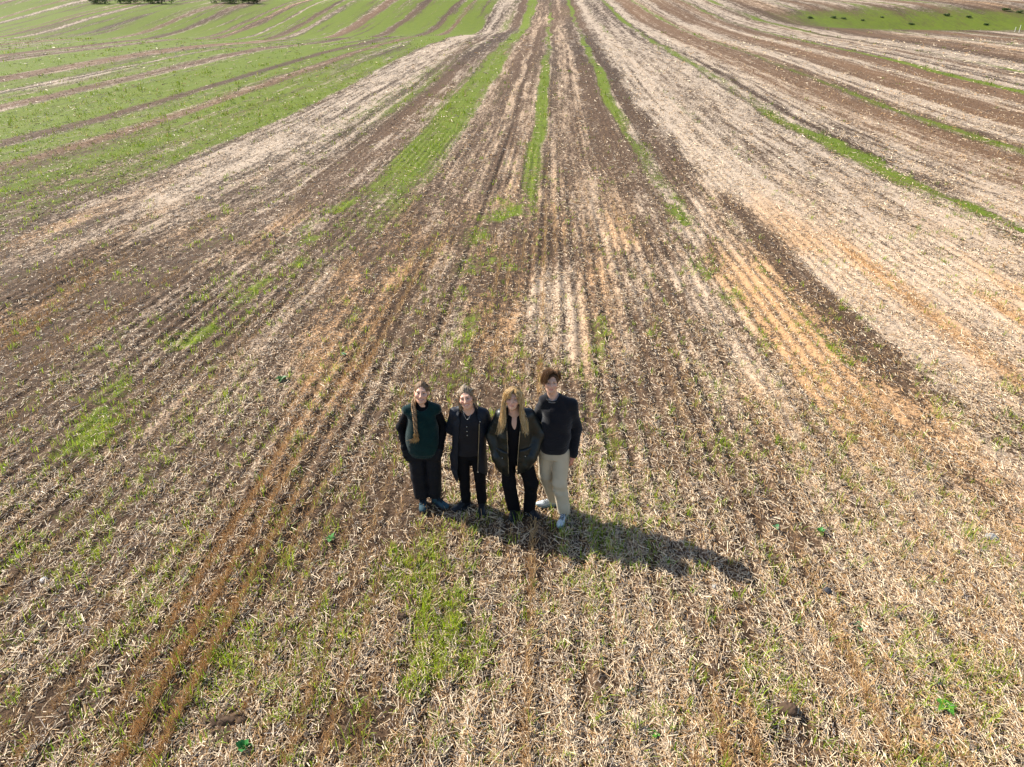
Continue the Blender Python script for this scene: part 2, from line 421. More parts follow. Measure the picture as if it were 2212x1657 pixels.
def build_litter():
    X, Y = scatter(1.2, 2.2, 110)
    c, ye = cover(X, Y)
    dens = np.clip(c[:, 1] * (1 - 0.6 * c[:, 3]) * (1 - 0.55 * c[:, 0]), 0, 1)
    clump = fbm(X * 1.9, Y * 1.5, 71, 2)
    dens = dens * np.clip(0.25 + 1.7 * (clump - 0.22), 0.12, 1.3) * (0.80 + 0.30 * np.cos(X / 0.27 * 2 * np.pi + 5 * (fbm(X / 3, Y / 4, 72, 2) - 0.5)))
    k = rng.random(len(X)) < dens
    X, Y, c = X[k], Y[k], c[k]; n = len(X)
    D = 0.895 * Y + 2.34
    wd = np.maximum(0.0062, 0.00066 * D) * rng.uniform(0.6, 1.35, n)
    L = rng.gamma(2.6, 0.021, n).clip(0.02, 0.14) * np.maximum(1, D / 17)
    az = np.where(rng.random(n) < 0.35, rng.normal(np.pi / 2, 0.5, n), rng.uniform(0, 2 * np.pi, n))
    pit = np.abs(rng.normal(0.06, 0.16, n)).clip(0, 0.9)
    Z = ground_z(X, Y) + rng.uniform(0.002, 0.030, n) * np.maximum(1, D / 30)
    t = rng.random(n)
    colr = mixc((0.42, 0.29, 0.17), (0.88, 0.72, 0.50), t ** 0.85)
    w = rng.random(n)
    og = (w < 0.16 + 0.3 * c[:, 4])
    colr[og] = mixc((0.36, 0.19, 0.075), (0.60, 0.38, 0.17), t[og])
    gr = rng.random(n) < 0.12
    colr[gr] = mixc((0.20, 0.155, 0.12), (0.40, 0.34, 0.29), t[gr])
    br = c[:, 2:3] * (Y > 20)[:, None] * 0.5
    colr = colr * (1 - br) + br * np.array([0.30, 0.185, 0.105])[None]
    tag(straws('straw_litter', X, Y, Z, L, wd, az, pit, colr, M_STRAW), 'pale chopped straw scattered loosely over the dark soil', 'straw', kind='stuff')

def build_stubble():
    X, Y = scatter(0.42, 2.2, 75)
    # onto the drill rows
    X = np.round(X / 0.27) * 0.27 + rng.normal(0, 0.022, len(X)) + 0.04 * (vn(X * 0.7, Y * 0.5, 31) - 0.5) - 0.09
    c, ye = cover(X, Y)
    p = fbm(X / 0.55, Y / 3.2, 81, 2)
    dens = c[:, 4] * sstep(0.44, 0.68, p) * (1 - 0.8 * c[:, 0])
    cen = np.exp(-((X + 0.09) / 0.06) ** 2) * (0.25 + 0.75 * sstep(0.4, 0.6, vn(0 * X, Y / 1.2, 82)))
    lft = np.exp(-((X + 3.15) / 0.25) ** 2) * sstep(9, 11, Y) * (1 - sstep(18, 24, Y)) * 0.9
    dens = np.clip(0.8 * dens + cen + lft, 0, 1)
    k = rng.random(len(X)) < dens * 0.75
    X, Y, c = X[k], Y[k], c[k]; n = len(X)
    D = 0.895 * Y + 2.34
    wd = np.maximum(0.0055, 0.00062 * D) * rng.uniform(0.7, 1.3, n)
    L = rng.uniform(0.05, 0.15, n) * np.maximum(1, D / 40)
    az = rng.uniform(0, 2 * np.pi, n); pit = rng.normal(1.15, 0.25, n)
    Z = ground_z(X, Y) - 0.01
    colr = mixc((0.46, 0.27, 0.11), (0.72, 0.50, 0.25), rng.random(n))
    tag(straws('stubble', X, Y, Z, L, wd, az, pit, colr, M_STRAW), 'short orange stubble standing in drill rows', 'stubble', kind='stuff')

def build_grass():
    X, Y = scatter(0.046, 2.2, 135)
    c, ye = cover(X, Y)
    k = rng.random(len(X)) < np.clip(c[:, 0] * 1.15 - 0.02, 0, 1)
    X, Y, ye = X[k], Y[k], ye[k]
    nb = 7
    n = len(X)
    D = 0.895 * Y + 2.34
    sc = np.maximum(1, D / 26)
    spread = 0.035 * np.maximum(1, D / 14) * np.ones(n)
    hh = rng.uniform(0.6, 1.5, n)
    rep = lambda a: np.repeat(a, nb)
    bx = rep(X) + rng.normal(0, 1, n * nb) * rep(spread); by = rep(Y) + rng.normal(0, 1, n * nb) * rep(spread)
    bz = ground_z(bx, by) - 0.005
    az = rng.uniform(0, 2 * np.pi, n * nb); lean = rng.uniform(0.15, 1.0, n * nb)
    h = rng.uniform(0.06, 0.145, n * nb) * rep(hh) * rep(np.minimum(sc, 2.0))
    w = np.maximum(0.0062, 0.00062 * rep(D)) * rng.uniform(0.7, 1.3, n * nb)
    dx, dy = np.cos(az), np.sin(az); sx, sy = -dy, dx
    def pt(t, f):
        ho = h * lean * t * t * 0.9; vo = h * (t - 0.28 * lean * t * t)
        return np.stack([bx + dx * ho + sx * w * f, by + dy * ho + sy * w * f, bz + vo], -1)
    V = np.stack([pt(0, -0.4), pt(0, 0.4), pt(0.55, 0.5), pt(0.55, -0.5), pt(1.0, 0)], 1)
    m = n * nb
    b = (np.arange(m) * 5)[:, None]
    F = np.concatenate([b + np.array([[0, 1, 2, 3]]), b + np.array([[3, 2, 4]])], 1)
    y_ = np.clip(rep(ye) + rng.normal(0, 0.25, m), 0, 1)
    t = rng.random(m)
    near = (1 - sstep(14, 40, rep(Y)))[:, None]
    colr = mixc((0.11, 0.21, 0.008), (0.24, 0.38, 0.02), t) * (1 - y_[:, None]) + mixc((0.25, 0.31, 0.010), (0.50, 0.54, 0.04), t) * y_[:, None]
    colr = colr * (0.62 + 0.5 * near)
    dr = rng.random(m) < 0.06 + 0.12 * y_
    colr[dr] = mixc((0.35, 0.24, 0.09), (0.5, 0.4, 0.2), t[dr])
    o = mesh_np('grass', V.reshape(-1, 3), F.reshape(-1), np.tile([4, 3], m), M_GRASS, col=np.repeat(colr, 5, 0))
    tag(o, 'bright green and yellowish grass regrowth in tufts between the stubble rows', 'grass', kind='stuff')

M_STRAW = vcol_mat('straw', 0.55, 0.35, 0.12)
M_GRASS = vcol_mat('grass_blades', 0.5, 0.35, 0.45)
build_field()
build_litter()
build_stubble()
build_grass()

# ------------------------------------------------------------------ implicit bodies and clothes
def axis(lo, hi, coarse, fine=()):
    pts = [lo]
    while pts[-1] < hi:
        x = pts[-1]; st = coarse
        for (a, b, f) in fine:
            if a - coarse < x < b: st = min(st, f)
        pts.append(x + st)
    return np.array(pts, np.float32)

class Vol:
    """a distance field on a rectilinear grid, turned into one closed surface"""
    def __init__(s, xs, ys, zs):
        s.x, s.y, s.z = xs, ys, zs
        s.f = np.full((len(xs), len(ys), len(zs)), 0.5, np.float32)
    def _sl(s, lo, hi):
        out = []
        for g, a, b in zip((s.x, s.y, s.z), lo, hi):
            i = max(0, int(np.searchsorted(g, a)) - 1); j = min(len(g), int(np.searchsorted(g, b)) + 1)
            if j <= i: return None
            out.append(slice(i, j))
        return tuple(out)
    def put(s, fn, lo, hi, k=0.01, op='u'):
        pad = max(k, 0.012) + 0.012
        sl = s._sl(np.array(lo) - pad, np.array(hi) + pad)
        if sl is None: return
        X = s.x[sl[0]][:, None, None]; Y = s.y[sl[1]][None, :, None]; Z = s.z[sl[2]][None, None, :]
        d = fn(X, Y, Z).astype(np.float32); o = s.f[sl]
        if op == 'u':
            r = np.minimum(o, d)
            if k > 0: h = np.maximum(k - np.abs(o - d), 0) / k; r = r - h * h * k * 0.25
        elif op == 's':
            d = -d; r = np.maximum(o, d)
            if k > 0: h = np.maximum(k - np.abs(o - d), 0) / k; r = r + h * h * k * 0.25
        else:
            r = np.maximum(o, d)
        s.f[sl] = r
    def cut(s, fn):
        s.f = np.maximum(s.f, fn(s.x[:, None, None], s.y[None, :, None], s.z[None, None, :]).astype(np.float32))
    def carve(s, fn):
        s.f = np.maximum(s.f, -fn(s.x[:, None, None], s.y[None, :, None], s.z[None, None, :]).astype(np.float32))
    def add(s, fn):
        s.f = s.f + fn(s.x[:, None, None], s.y[None, :, None], s.z[None, None, :]).astype(np.float32)
    def cone(s, a, b, ra, rb, k=0.012, op='u', flat=None):
        a = np.array(a, float); b = np.array(b, float); m = max(ra, rb)
        ba = b - a; L = max(float(ba @ ba), 1e-9)
        def fn(X, Y, Z):
            px, py, pz = X - a[0], Y - a[1], Z - a[2]
            t = np.clip((px * ba[0] + py * ba[1] + pz * ba[2]) / L, 0, 1)
            return np.sqrt((px - t * ba[0]) ** 2 + (py - t * ba[1]) ** 2 + (pz - t * ba[2]) ** 2) - (ra + (rb - ra) * t)
        s.put(fn, np.minimum(a, b) - m, np.maximum(a, b) + m, k, op)
    def chain(s, pts, rad, k=0.02, op='u'):
        for i in range(len(pts) - 1): s.cone(pts[i], pts[i + 1], rad[i], rad[i + 1], k, op)
    def ell(s, c, r, R=None, k=0.012, op='u'):
        c = np.array(c, float); r = np.array(r, float); M = np.eye(3) if R is None else np.asarray(R)
        e = np.sqrt(((M * r[None, :]) ** 2).sum(1))
        def fn(X, Y, Z):
            p = [X - c[0], Y - c[1], Z - c[2]]
            q = [M[0, i] * p[0] + M[1, i] * p[1] + M[2, i] * p[2] for i in range(3)]
            k0 = np.sqrt((q[0] / r[0]) ** 2 + (q[1] / r[1]) ** 2 + (q[2] / r[2]) ** 2)
            k1 = np.sqrt((q[0] / r[0] ** 2) ** 2 + (q[1] / r[1] ** 2) ** 2 + (q[2] / r[2] ** 2) ** 2) + 1e-6
            return k0 * (k0 - 1) / k1
        s.put(fn, c - e, c + e, k, op)
    def loft(s, rows, k=0.02, op='u', p=2.3, grow=0.0):
        """rows: (z, cx, cy, a, b) from bottom to top"""
        R = np.array(rows, float)
        fn = lambda X, Y, Z: loft_d(R, X, Y, Z, p, grow)
        m = grow + 0.01
        s.put(fn, (R[:, 1] - R[:, 3]).min() - m + 0 * R[0, :1] if False else [(R[:, 1] - R[:, 3]).min() - m, (R[:, 2] - R[:, 4]).min() - m, R[0, 0]],
              [(R[:, 1] + R[:, 3]).max() + m, (R[:, 2] + R[:, 4]).max() + m, R[-1, 0]], k, op)
    def mesh(s):
        return surface_nets(s.f, s.x, s.y, s.z)

def loft_d(R, X, Y, Z, p=2.3, grow=0.0):
    z = Z
    cx = np.interp(z, R[:, 0], R[:, 1]); cy = np.interp(z, R[:, 0], R[:, 2])
    a = np.interp(z, R[:, 0], R[:, 3]) + grow; b = np.interp(z, R[:, 0], R[:, 4]) + grow
    q = (np.abs((X - cx) / a) ** p + np.abs((Y - cy) / b) ** p) ** (1 / p)
    d = (q - 1) * np.minimum(a, b)
    d = np.maximum(d, np.maximum(R[0, 0] - grow - Z, Z - R[-1, 0] - grow))
    return d

def smooth_rows(rows, n=40):
    """rounder lofts from a few sections"""
    R = np.array(rows, float); t = np.linspace(0, len(R) - 1, n)
    out = np.zeros((n, 5)); i = np.clip(np.floor(t).astype(int), 0, len(R) - 2); u = (t - i)[:, None]
    P = lambda j: R[np.clip(j, 0, len(R) - 1)]
    p0, p1, p2, p3 = P(i - 1), P(i), P(i + 1), P(i + 2)
    out = 0.5 * (2 * p1 + (p2 - p0) * u + (2 * p0 - 5 * p1 + 4 * p2 - p3) * u ** 2 + (3 * p1 - p0 - 3 * p2 + p3) * u ** 3)
    out[:, 0] = np.maximum.accumulate(out[:, 0] + np.arange(n) * 1e-6)
    return out

def surface_nets(f, xs, ys, zs):
    s = f < 0
    c = [s[i:s.shape[0] - 1 + i, j:s.shape[1] - 1 + j, k:s.shape[2] - 1 + k] for i in (0, 1) for j in (0, 1) for k in (0, 1)]
    al = c[0].copy(); an = c[0].copy()
    for q in c[1:]: al &= q; an |= q
    act = an & ~al
    I, J, K = np.nonzero(act)
    idx = np.full(act.shape, -1, np.int32); idx[I, J, K] = np.arange(len(I))
    acc = np.zeros((len(I), 3)); cnt = np.zeros(len(I))
    G = (xs, ys, zs)
    C = [(i, j, k) for i in (0, 1) for j in (0, 1) for k in (0, 1)]
    for a in range(8):
        for b in range(a + 1, 8):
            if sum(abs(p - q) for p, q in zip(C[a], C[b])) != 1: continue
            fa = f[I + C[a][0], J + C[a][1], K + C[a][2]]; fb = f[I + C[b][0], J + C[b][1], K + C[b][2]]
            m = (fa < 0) != (fb < 0)
            t = np.where(m, fa / np.where(m, fa - fb, 1), 0)
            pa = np.stack([xs[I + C[a][0]], ys[J + C[a][1]], zs[K + C[a][2]]], -1)
            pb = np.stack([xs[I + C[b][0]], ys[J + C[b][1]], zs[K + C[b][2]]], -1)
            acc += np.where(m[:, None], pa + (pb - pa) * t[:, None], 0); cnt += m
    V = acc / cnt[:, None]
    F = []
    def quads(e, ax):
        i, j, k = np.nonzero(e)
        ok = np.ones(len(i), bool)
        o = [0, 1, 2]; o.remove(ax)
        sh = idx.shape
        q = [i, j, k]
        for d in o: ok &= (q[d] > 0) & (q[d] < sh[d])
        i, j, k = i[ok], j[ok], k[ok]; q = [i, j, k]
        def at(d0, d1):
            w = list(q); w[o[0]] = w[o[0]] - d0; w[o[1]] = w[o[1]] - d1
            return idx[w[0], w[1], w[2]]
        quad = np.stack([at(1, 1), at(0, 1), at(0, 0), at(1, 0)], -1)
        ins = s[i, j, k]
        if ax == 1: ins = ~ins
        quad[~ins] = quad[~ins][:, ::-1]
        F.append(quad)
    quads(s[:-1] != s[1:], 0); quads(s[:, :-1] != s[:, 1:], 1); quads(s[:, :, :-1] != s[:, :, 1:], 2)
    F = np.concatenate(F); F = F[(F >= 0).all(1)]
    return V, F

def vol_obj(name, vol, mat, parent, col=None, label=None):
    V, F = vol.mesh()
    c = col(V) if callable(col) else col
    o = mesh_np(name, V, F.reshape(-1), np.full(len(F), 4), mat, parent, c, smooth=True)
    if label: o['label'] = label
    return o

def folds(a=0.006, sx=1.0, sz=1.0, ph=0.0):
    def fn(X, Y, Z):
        w = 1.6 * np.sin(5.3 * X + 4.1 * Y + ph) + 1.1 * np.sin(7.7 * Z + 6 * X + 1.3 * ph)
        v = np.sin(30 * sz * Z + 9 * sx * X + 3 * w + ph) * 0.55 + np.sin(19 * sz * Z - 21 * sx * X + 12 * Y + 2.2 * w + 2 * ph) * 0.6 + np.sin(47 * sx * X + 17 * Z + 25 * Y + w) * 0.3
        return a * v
    return fn

def rot(pitch=0, roll=0, yaw=0):
    """pitch up, roll towards the viewer's right, yaw to the viewer's right (degrees); the face looks along -y"""
    return np.array(Euler((math.radians(-pitch), math.radians(roll), math.radians(yaw)), 'ZXY' if False else 'XYZ').to_matrix())

def make_tubes(name, lines, w0, w1, cols, mat, parent, label=None):
    """many tapering three-sided strands in one mesh; lines (n, k, 3)"""
    P = np.asarray(lines, float); n, k, _ = P.shape
    T = np.gradient(P, axis=1); T /= np.linalg.norm(T, axis=2, keepdims=True) + 1e-9
    ref = np.zeros_like(T); ref[..., 1] = 1; ref[..., 0] = 0.3
    S = np.cross(T, ref); S /= np.linalg.norm(S, axis=2, keepdims=True) + 1e-9
    U = np.cross(T, S)
    ww = (np.linspace(0, 1, k)[None, :] * (np.asarray(w1).reshape(-1, 1) - np.asarray(w0).reshape(-1, 1)) + np.asarray(w0).reshape(-1, 1)) * np.ones((n, 1))
    V = np.zeros((n, k, 3, 3))
    for q in range(3):
        a = q * 2 * math.pi / 3
        V[:, :, q] = P + (S * math.cos(a) + U * math.sin(a)) * ww[..., None]
    b = (np.arange(n) * k * 3)[:, None, None] + (np.arange(k - 1) * 3)[None, :, None]
    F = []
    for q in range(3):
        r = (q + 1) % 3
        F.append(np.stack([b + q, b + r, b + 3 + r, b + 3 + q], -1).reshape(-1, 4))
    F = np.concatenate(F)
    o = mesh_np(name, V.reshape(-1, 3), F.reshape(-1), np.full(len(F), 4), mat, parent, np.repeat(np.asarray(cols), k * 3, 0), smooth=True)
    if label: o['label'] = label
    return o

def spline(pts, k):
    P = np.array(pts, float); n = len(P); t = np.linspace(0, n - 1, k); i = np.clip(np.floor(t).astype(int), 0, n - 2); u = (t - i)[:, None]
    g = lambda j: P[np.clip(j, 0, n - 1)]
    p0, p1, p2, p3 = g(i - 1), g(i), g(i + 1), g(i + 2)
    return 0.5 * (2 * p1 + (p2 - p0) * u + (2 * p0 - 5 * p1 + 4 * p2 - p3) * u ** 2 + (3 * p1 - p0 - 3 * p2 + p3) * u ** 3)

def strands(families, n, k, jit, wave, r):
    """families: lists of guide curves; strands run between neighbouring guides"""
    out = []
    tot = sum(w for _, w in families)
    for guides, w in families:
        G = np.array([spline(g, k) for g in guides])
        m = int(n * w / tot)
        for _ in range(m):
            u = r.random() * (len(G) - 1); i = min(int(u), len(G) - 2); u -= i
            p = G[i] * (1 - u) + G[i + 1] * u
            j = r.normal(0, jit, 3)
            tt = np.linspace(0, 1, k)[:, None]
            p = p + j[None] * (0.35 + 0.9 * tt) + wave * tt ** 0.7 * np.sin(tt * r.uniform(7, 15) + r.uniform(0, 6.3)) * np.array([[1, 0.7, 0.15]])
            ext = 1 + r.normal(0, 0.05)
            p = p[0] + (p - p[0]) * ext
            out.append(p)
    return np.array(out)

# ------------------------------------------------------------------ materials of the people
M_SKIN = vcol_mat('skin', 0.48, 0.4, 0, 25, 0.08)
M_HAIR = vcol_mat('hair', 0.55, 0.22, 0.06, 60)
M_EYE = vcol_mat('eye', 0.15, 0.6)
M_TEETH, _, _p = new_mat('teeth'); _p.inputs['Base Color'].default_value = (0.72, 0.66, 0.56, 1); _p.inputs['Roughness'].default_value = 0.3
M_BLACK = cloth('black_jersey', (0.0035, 0.0035, 0.005), 0.85, 0.15)
M_VEST = cloth('green_knit', (0.002, 0.019, 0.019), 0.95, 0.12, 190, 0.7, 0.25, 0.15)
M_NAVYTR = cloth('navy_trousers', (0.004, 0.005, 0.009), 0.75, 0.25, 150, 0.2)
M_COAT = cloth('navy_coat', (0.0035, 0.007, 0.015), 0.6, 0.3, 90, 0.2)
M_SHIRT = cloth('dark_shirt', (0.007, 0.007, 0.011), 0.7, 0.25, 120, 0.2)
M_LEATHER = cloth('dark_leather', (0.003, 0.0065, 0.007), 0.42, 0.4, 60, 0.35)
M_SWEATER = cloth('black_sweater', (0.0085, 0.0085, 0.012), 0.95, 0.12, 220, 0.6, 0.2, 0.2)
M_KHAKI = cloth('khaki_cotton', (0.48, 0.41, 0.30), 0.85, 0.15, 200, 0.2, 0.06)
M_TEE = cloth('grey_tshirt', (0.20, 0.21, 0.24), 0.9, 0.1)
M_TEAL = cloth('teal_suede', (0.028, 0.062, 0.080), 0.8, 0.2, 80, 0.3)
M_DARKSHOE = cloth('dark_shoe', (0.006, 0.008, 0.012), 0.5, 0.3)
M_SNEAK = cloth('pale_mesh', (0.52, 0.56, 0.58), 0.7, 0.25, 160, 0.3, 0.08)
M_SOLEG = cloth('grey_rubber', (0.22, 0.29, 0.29), 0.8, 0.2)
M_SOLED = cloth('dark_rubber', (0.03, 0.035, 0.04), 0.8, 0.2)
M_LACE = cloth('dark_lace', (0.02, 0.02, 0.024), 0.8, 0.2)
M_METAL, _, _p = new_mat('silver_metal'); _p.inputs['Base Color'].default_value = (0.6, 0.6, 0.6, 1); _p.inputs['Metallic'].default_value = 1; _p.inputs['Roughness'].default_value = 0.3

SKIN = np.array((0.66, 0.385, 0.265)); LIP = np.array((0.56, 0.20, 0.16)); ROSY = np.array((0.70, 0.32, 0.23))

# ------------------------------------------------------------------ anatomy
def head(v, c, R, smile=0.0, jaw=1.0, fem=True):
    P = lambda q: np.array(c) + R @ np.array(q, float)
    E = lambda q, r, k=0.012, op='u': v.ell(P(q), r, R, k, op)
    Cn = lambda a, b, ra, rb, k=0.01, op='u': v.cone(P(a), P(b), ra, rb, k, op)
    E((0, 0.014, 0.034), (0.076, 0.096, 0.090), 0.0)
    E((0, -0.022, -0.030), (0.063 * jaw, 0.074, 0.086), 0.03)
    E((0, -0.050, -0.082), (0.040 * jaw, 0.038, 0.034), 0.03)
    E((0, -0.076, -0.101), (0.018 * jaw, 0.014, 0.014), 0.02)
    Cn((-0.036, -0.077, 0.026), (0.036, -0.077, 0.026), 0.013, 0.013, 0.02)
    for sx in (-1, 1):
        E((sx * 0.042, -0.066, -0.026 + 0.006 * smile), (0.025 + 0.004 * smile, 0.024, 0.024), 0.022)
        E((sx * 0.031, -0.102, 0.004), (0.0185, 0.016, 0.0125), 0.014, 's')
        E((sx * 0.079, 0.012, -0.008), (0.008, 0.020, 0.032), 0.008)
        E((sx * 0.083, 0.006, -0.006), (0.005, 0.010, 0.018), 0.006, 's')
    Cn((0, -0.090, 0.014), (0, -0.112, -0.030), 0.0085, 0.0115, 0.012)
    E((0, -0.112, -0.033), (0.0125, 0.0115, 0.010), None or 0.008)
    for sx in (-1, 1): E((sx * 0.0125, -0.100, -0.036), (0.0075, 0.0095, 0.0075), 0.008)
    mw = 0.021 + 0.008 * smile; cz = 0.007 * smile
    # lips and the line between them
    pts = [(-mw, -0.081, -0.066 + cz), (-mw * 0.5, -0.0925, -0.0655), (0, -0.096, -0.0645), (mw * 0.5, -0.0925, -0.0655), (mw, -0.081, -0.066 + cz)]
    up = [np.array(p) + (0, 0, 0.0045 + 0.0035 * smile * (1 - 0.6 * abs(p[0]) / mw)) for p in pts]; lo = [np.array(p) - (0, -0.001, 0.006 + 0.0065 * smile * (1 - abs(p[0]) / mw)) for p in pts]
    for L in (up, lo):
        for a, b in zip(L[:-1], L[1:]): Cn(a, b, 0.0048, 0.0048, 0.005)
    for a, b in zip(pts[:-1], pts[1:]): Cn(np.array(a) + (0, -0.004 + 0.002 * smile, 0.001 * smile), np.array(b) + (0, -0.004 + 0.002 * smile, 0.001 * smile), 0.0022 + 0.0048 * smile, 0.0022 + 0.0048 * smile, 0.003, 's')

def face_colour(c, R, smile, brow, rosy=0.6, bearded=0.0, base=SKIN, hand_red=None):
    c = np.array(c)
    def fn(V):
        q = (V - c) @ R
        col = np.repeat(base[None], len(V), 0).astype(float)
        near = (np.abs(q) < 0.16).all(1)
        x, y, z = q.T
        def mixin(w, tint): 
            nonlocal col
            w = (w * near)[:, None]; col = col * (1 - w) + np.asarray(tint)[None] * w
        g = lambda cx, cz, rx, rz: np.exp(-(((np.abs(x) - cx) / rx) ** 2 + ((z - cz) / rz) ** 2)) * (y < -0.03)
        mixin(rosy * g(0.04, -0.03, 0.02, 0.018), ROSY)
        mixin(0.6 * rosy * g(0, -0.034, 0.012, 0.012), ROSY)
        if bearded: mixin(bearded * g(0, -0.085, 0.045, 0.03), (0.42, 0.25, 0.19))
        mw = 0.021 + 0.008 * smile
        zz = z + 0.066 - 0.007 * smile * (np.abs(x) / mw) ** 2
        mixin(0.85 * (np.abs(x) < mw + 0.003) * np.exp(-(zz / (0.0075 + 0.002 * smile)) ** 2) * (y < -0.07), LIP)
        mixin(0.7 * g(0.031, 0.005, 0.017, 0.0075), (0.26, 0.11, 0.08))
        mixin(0.8 * g(0.031, 0.002, 0.013, 0.0022), (0.05, 0.03, 0.025))
        return col
    return fn

def face_parts(body, c, R, smile, brow_col, iris):
    P = lambda q: np.array(c) + R @ np.array(q, float)
    for sx in (-1, 1):
        v = Vol(*[axis(P((sx * 0.031, -0.084, 0.003))[i] - 0.02, P((sx * 0.031, -0.084, 0.003))[i] + 0.02, 0.0016) for i in range(3)])
        v.ell(P((sx * 0.031, -0.0795, 0.0035)), (0.0120, 0.0105, 0.0050), R, 0)
        def ec(V, sx=sx):
            q = (V - P((sx * 0.031, -0.083, 0.003))) @ R
            d = np.hypot(q[:, 0], q[:, 2])
            col = np.repeat(np.array([[0.30, 0.27, 0.25]]), len(V), 0)
            col[(d < 0.0062) & (q[:, 1] < 0)] = iris; col[(d < 0.003) & (q[:, 1] < 0)] = (0.01, 0.01, 0.01)
            return col
        vol_obj('eye', v, M_EYE, body, ec)
        L = []
        r = np.random.default_rng(3)
        for _ in range(26):
            u = r.random()
            a = P((sx * (0.016 + 0.032 * u), -0.0925 + 0.016 * u * u, 0.0215 + 0.006 * math.sin(u * 2.6) + r.normal(0, 0.0012)))
            b = a + R @ np.array((sx * 0.007, 0.001, 0.001 - 0.002 * u))
            L.append([a, (a + b) / 2 + R @ np.array((0, -0.0015, 0.0006)), b])
        make_tubes('eyebrow', L, np.full(26, 0.0022), np.full(26, 0.0010), np.repeat(np.array(brow_col)[None], 26, 0), M_HAIR, body)
    if smile > 0.5:
        v = Vol(*[axis(P((0, -0.088, -0.066))[i] - 0.032, P((0, -0.088, -0.066))[i] + 0.032, 0.0017) for i in range(3)])
        v.ell(P((0, -0.0745, -0.0640 + 0.001 * smile)), (0.0225, 0.0205, 0.0050 + 0.0022 * smile), R, 0)
        vol_obj('teeth', v, M_TEETH, body)

def hand(v, wrist, d, palm_n, side, curl=0.5, s=1.0):
    """five separate fingers: d points from wrist to knuckles, palm_n out of the palm, side = +1/-1 puts the thumb along cross(d, palm_n)"""
    d = np.array(d, float); d /= np.linalg.norm(d); n = np.array(palm_n, float); n -= d * (n @ d); n /= np.linalg.norm(n)
    w = np.cross(d, n) * side
    o = np.array(wrist, float)
    for q in (-0.026, -0.009, 0.009, 0.026):
        v.cone(o + d * 0.012 * s + w * q * 0.6 * s, o + d * 0.085 * s + w * q * s, 0.0135 * s, 0.0115 * s, 0.008)
    v.cone(o, o + d * 0.03 * s, 0.024 * s, 0.022 * s, 0.012)
    ln = (0.072, 0.080, 0.074, 0.058); off = (0.030, 0.010, -0.010, -0.029)
    for q, (L, wo) in enumerate(zip(ln, off)):
        p = o + (d * 0.088 + w * wo) * s; a = 0.15 + 0.12 * q * 0.3
        r = 0.0088 - (0.0012 if q == 3 else 0)
        for j, (f, rr) in enumerate(((0.45, r), (0.30, r * 0.92), (0.25, r * 0.82))):
            a += curl * (0.55, 0.7, 0.5)[j]
            dd = d * math.cos(a) + n * math.sin(a) + w * (wo * 1.2)
            e = p + dd * L * f * s
            v.cone(p, e, rr * s, rr * 0.9 * s, 0.003); p = e
    p = o + (d * 0.028 + w * 0.026) * s
    for dd, L, r in ((d * 0.75 + w * 0.62 + n * 0.25, 0.038, 0.0115), (d * 0.93 + w * 0.22 + n * 0.3, 0.032, 0.0098), (d * 0.98 + n * 0.35, 0.026, 0.0085)):
        dd = dd / np.linalg.norm(dd); e = p + dd * L * s
        v.cone(p, e, r * s, r * 0.9 * s, 0.006); p = e

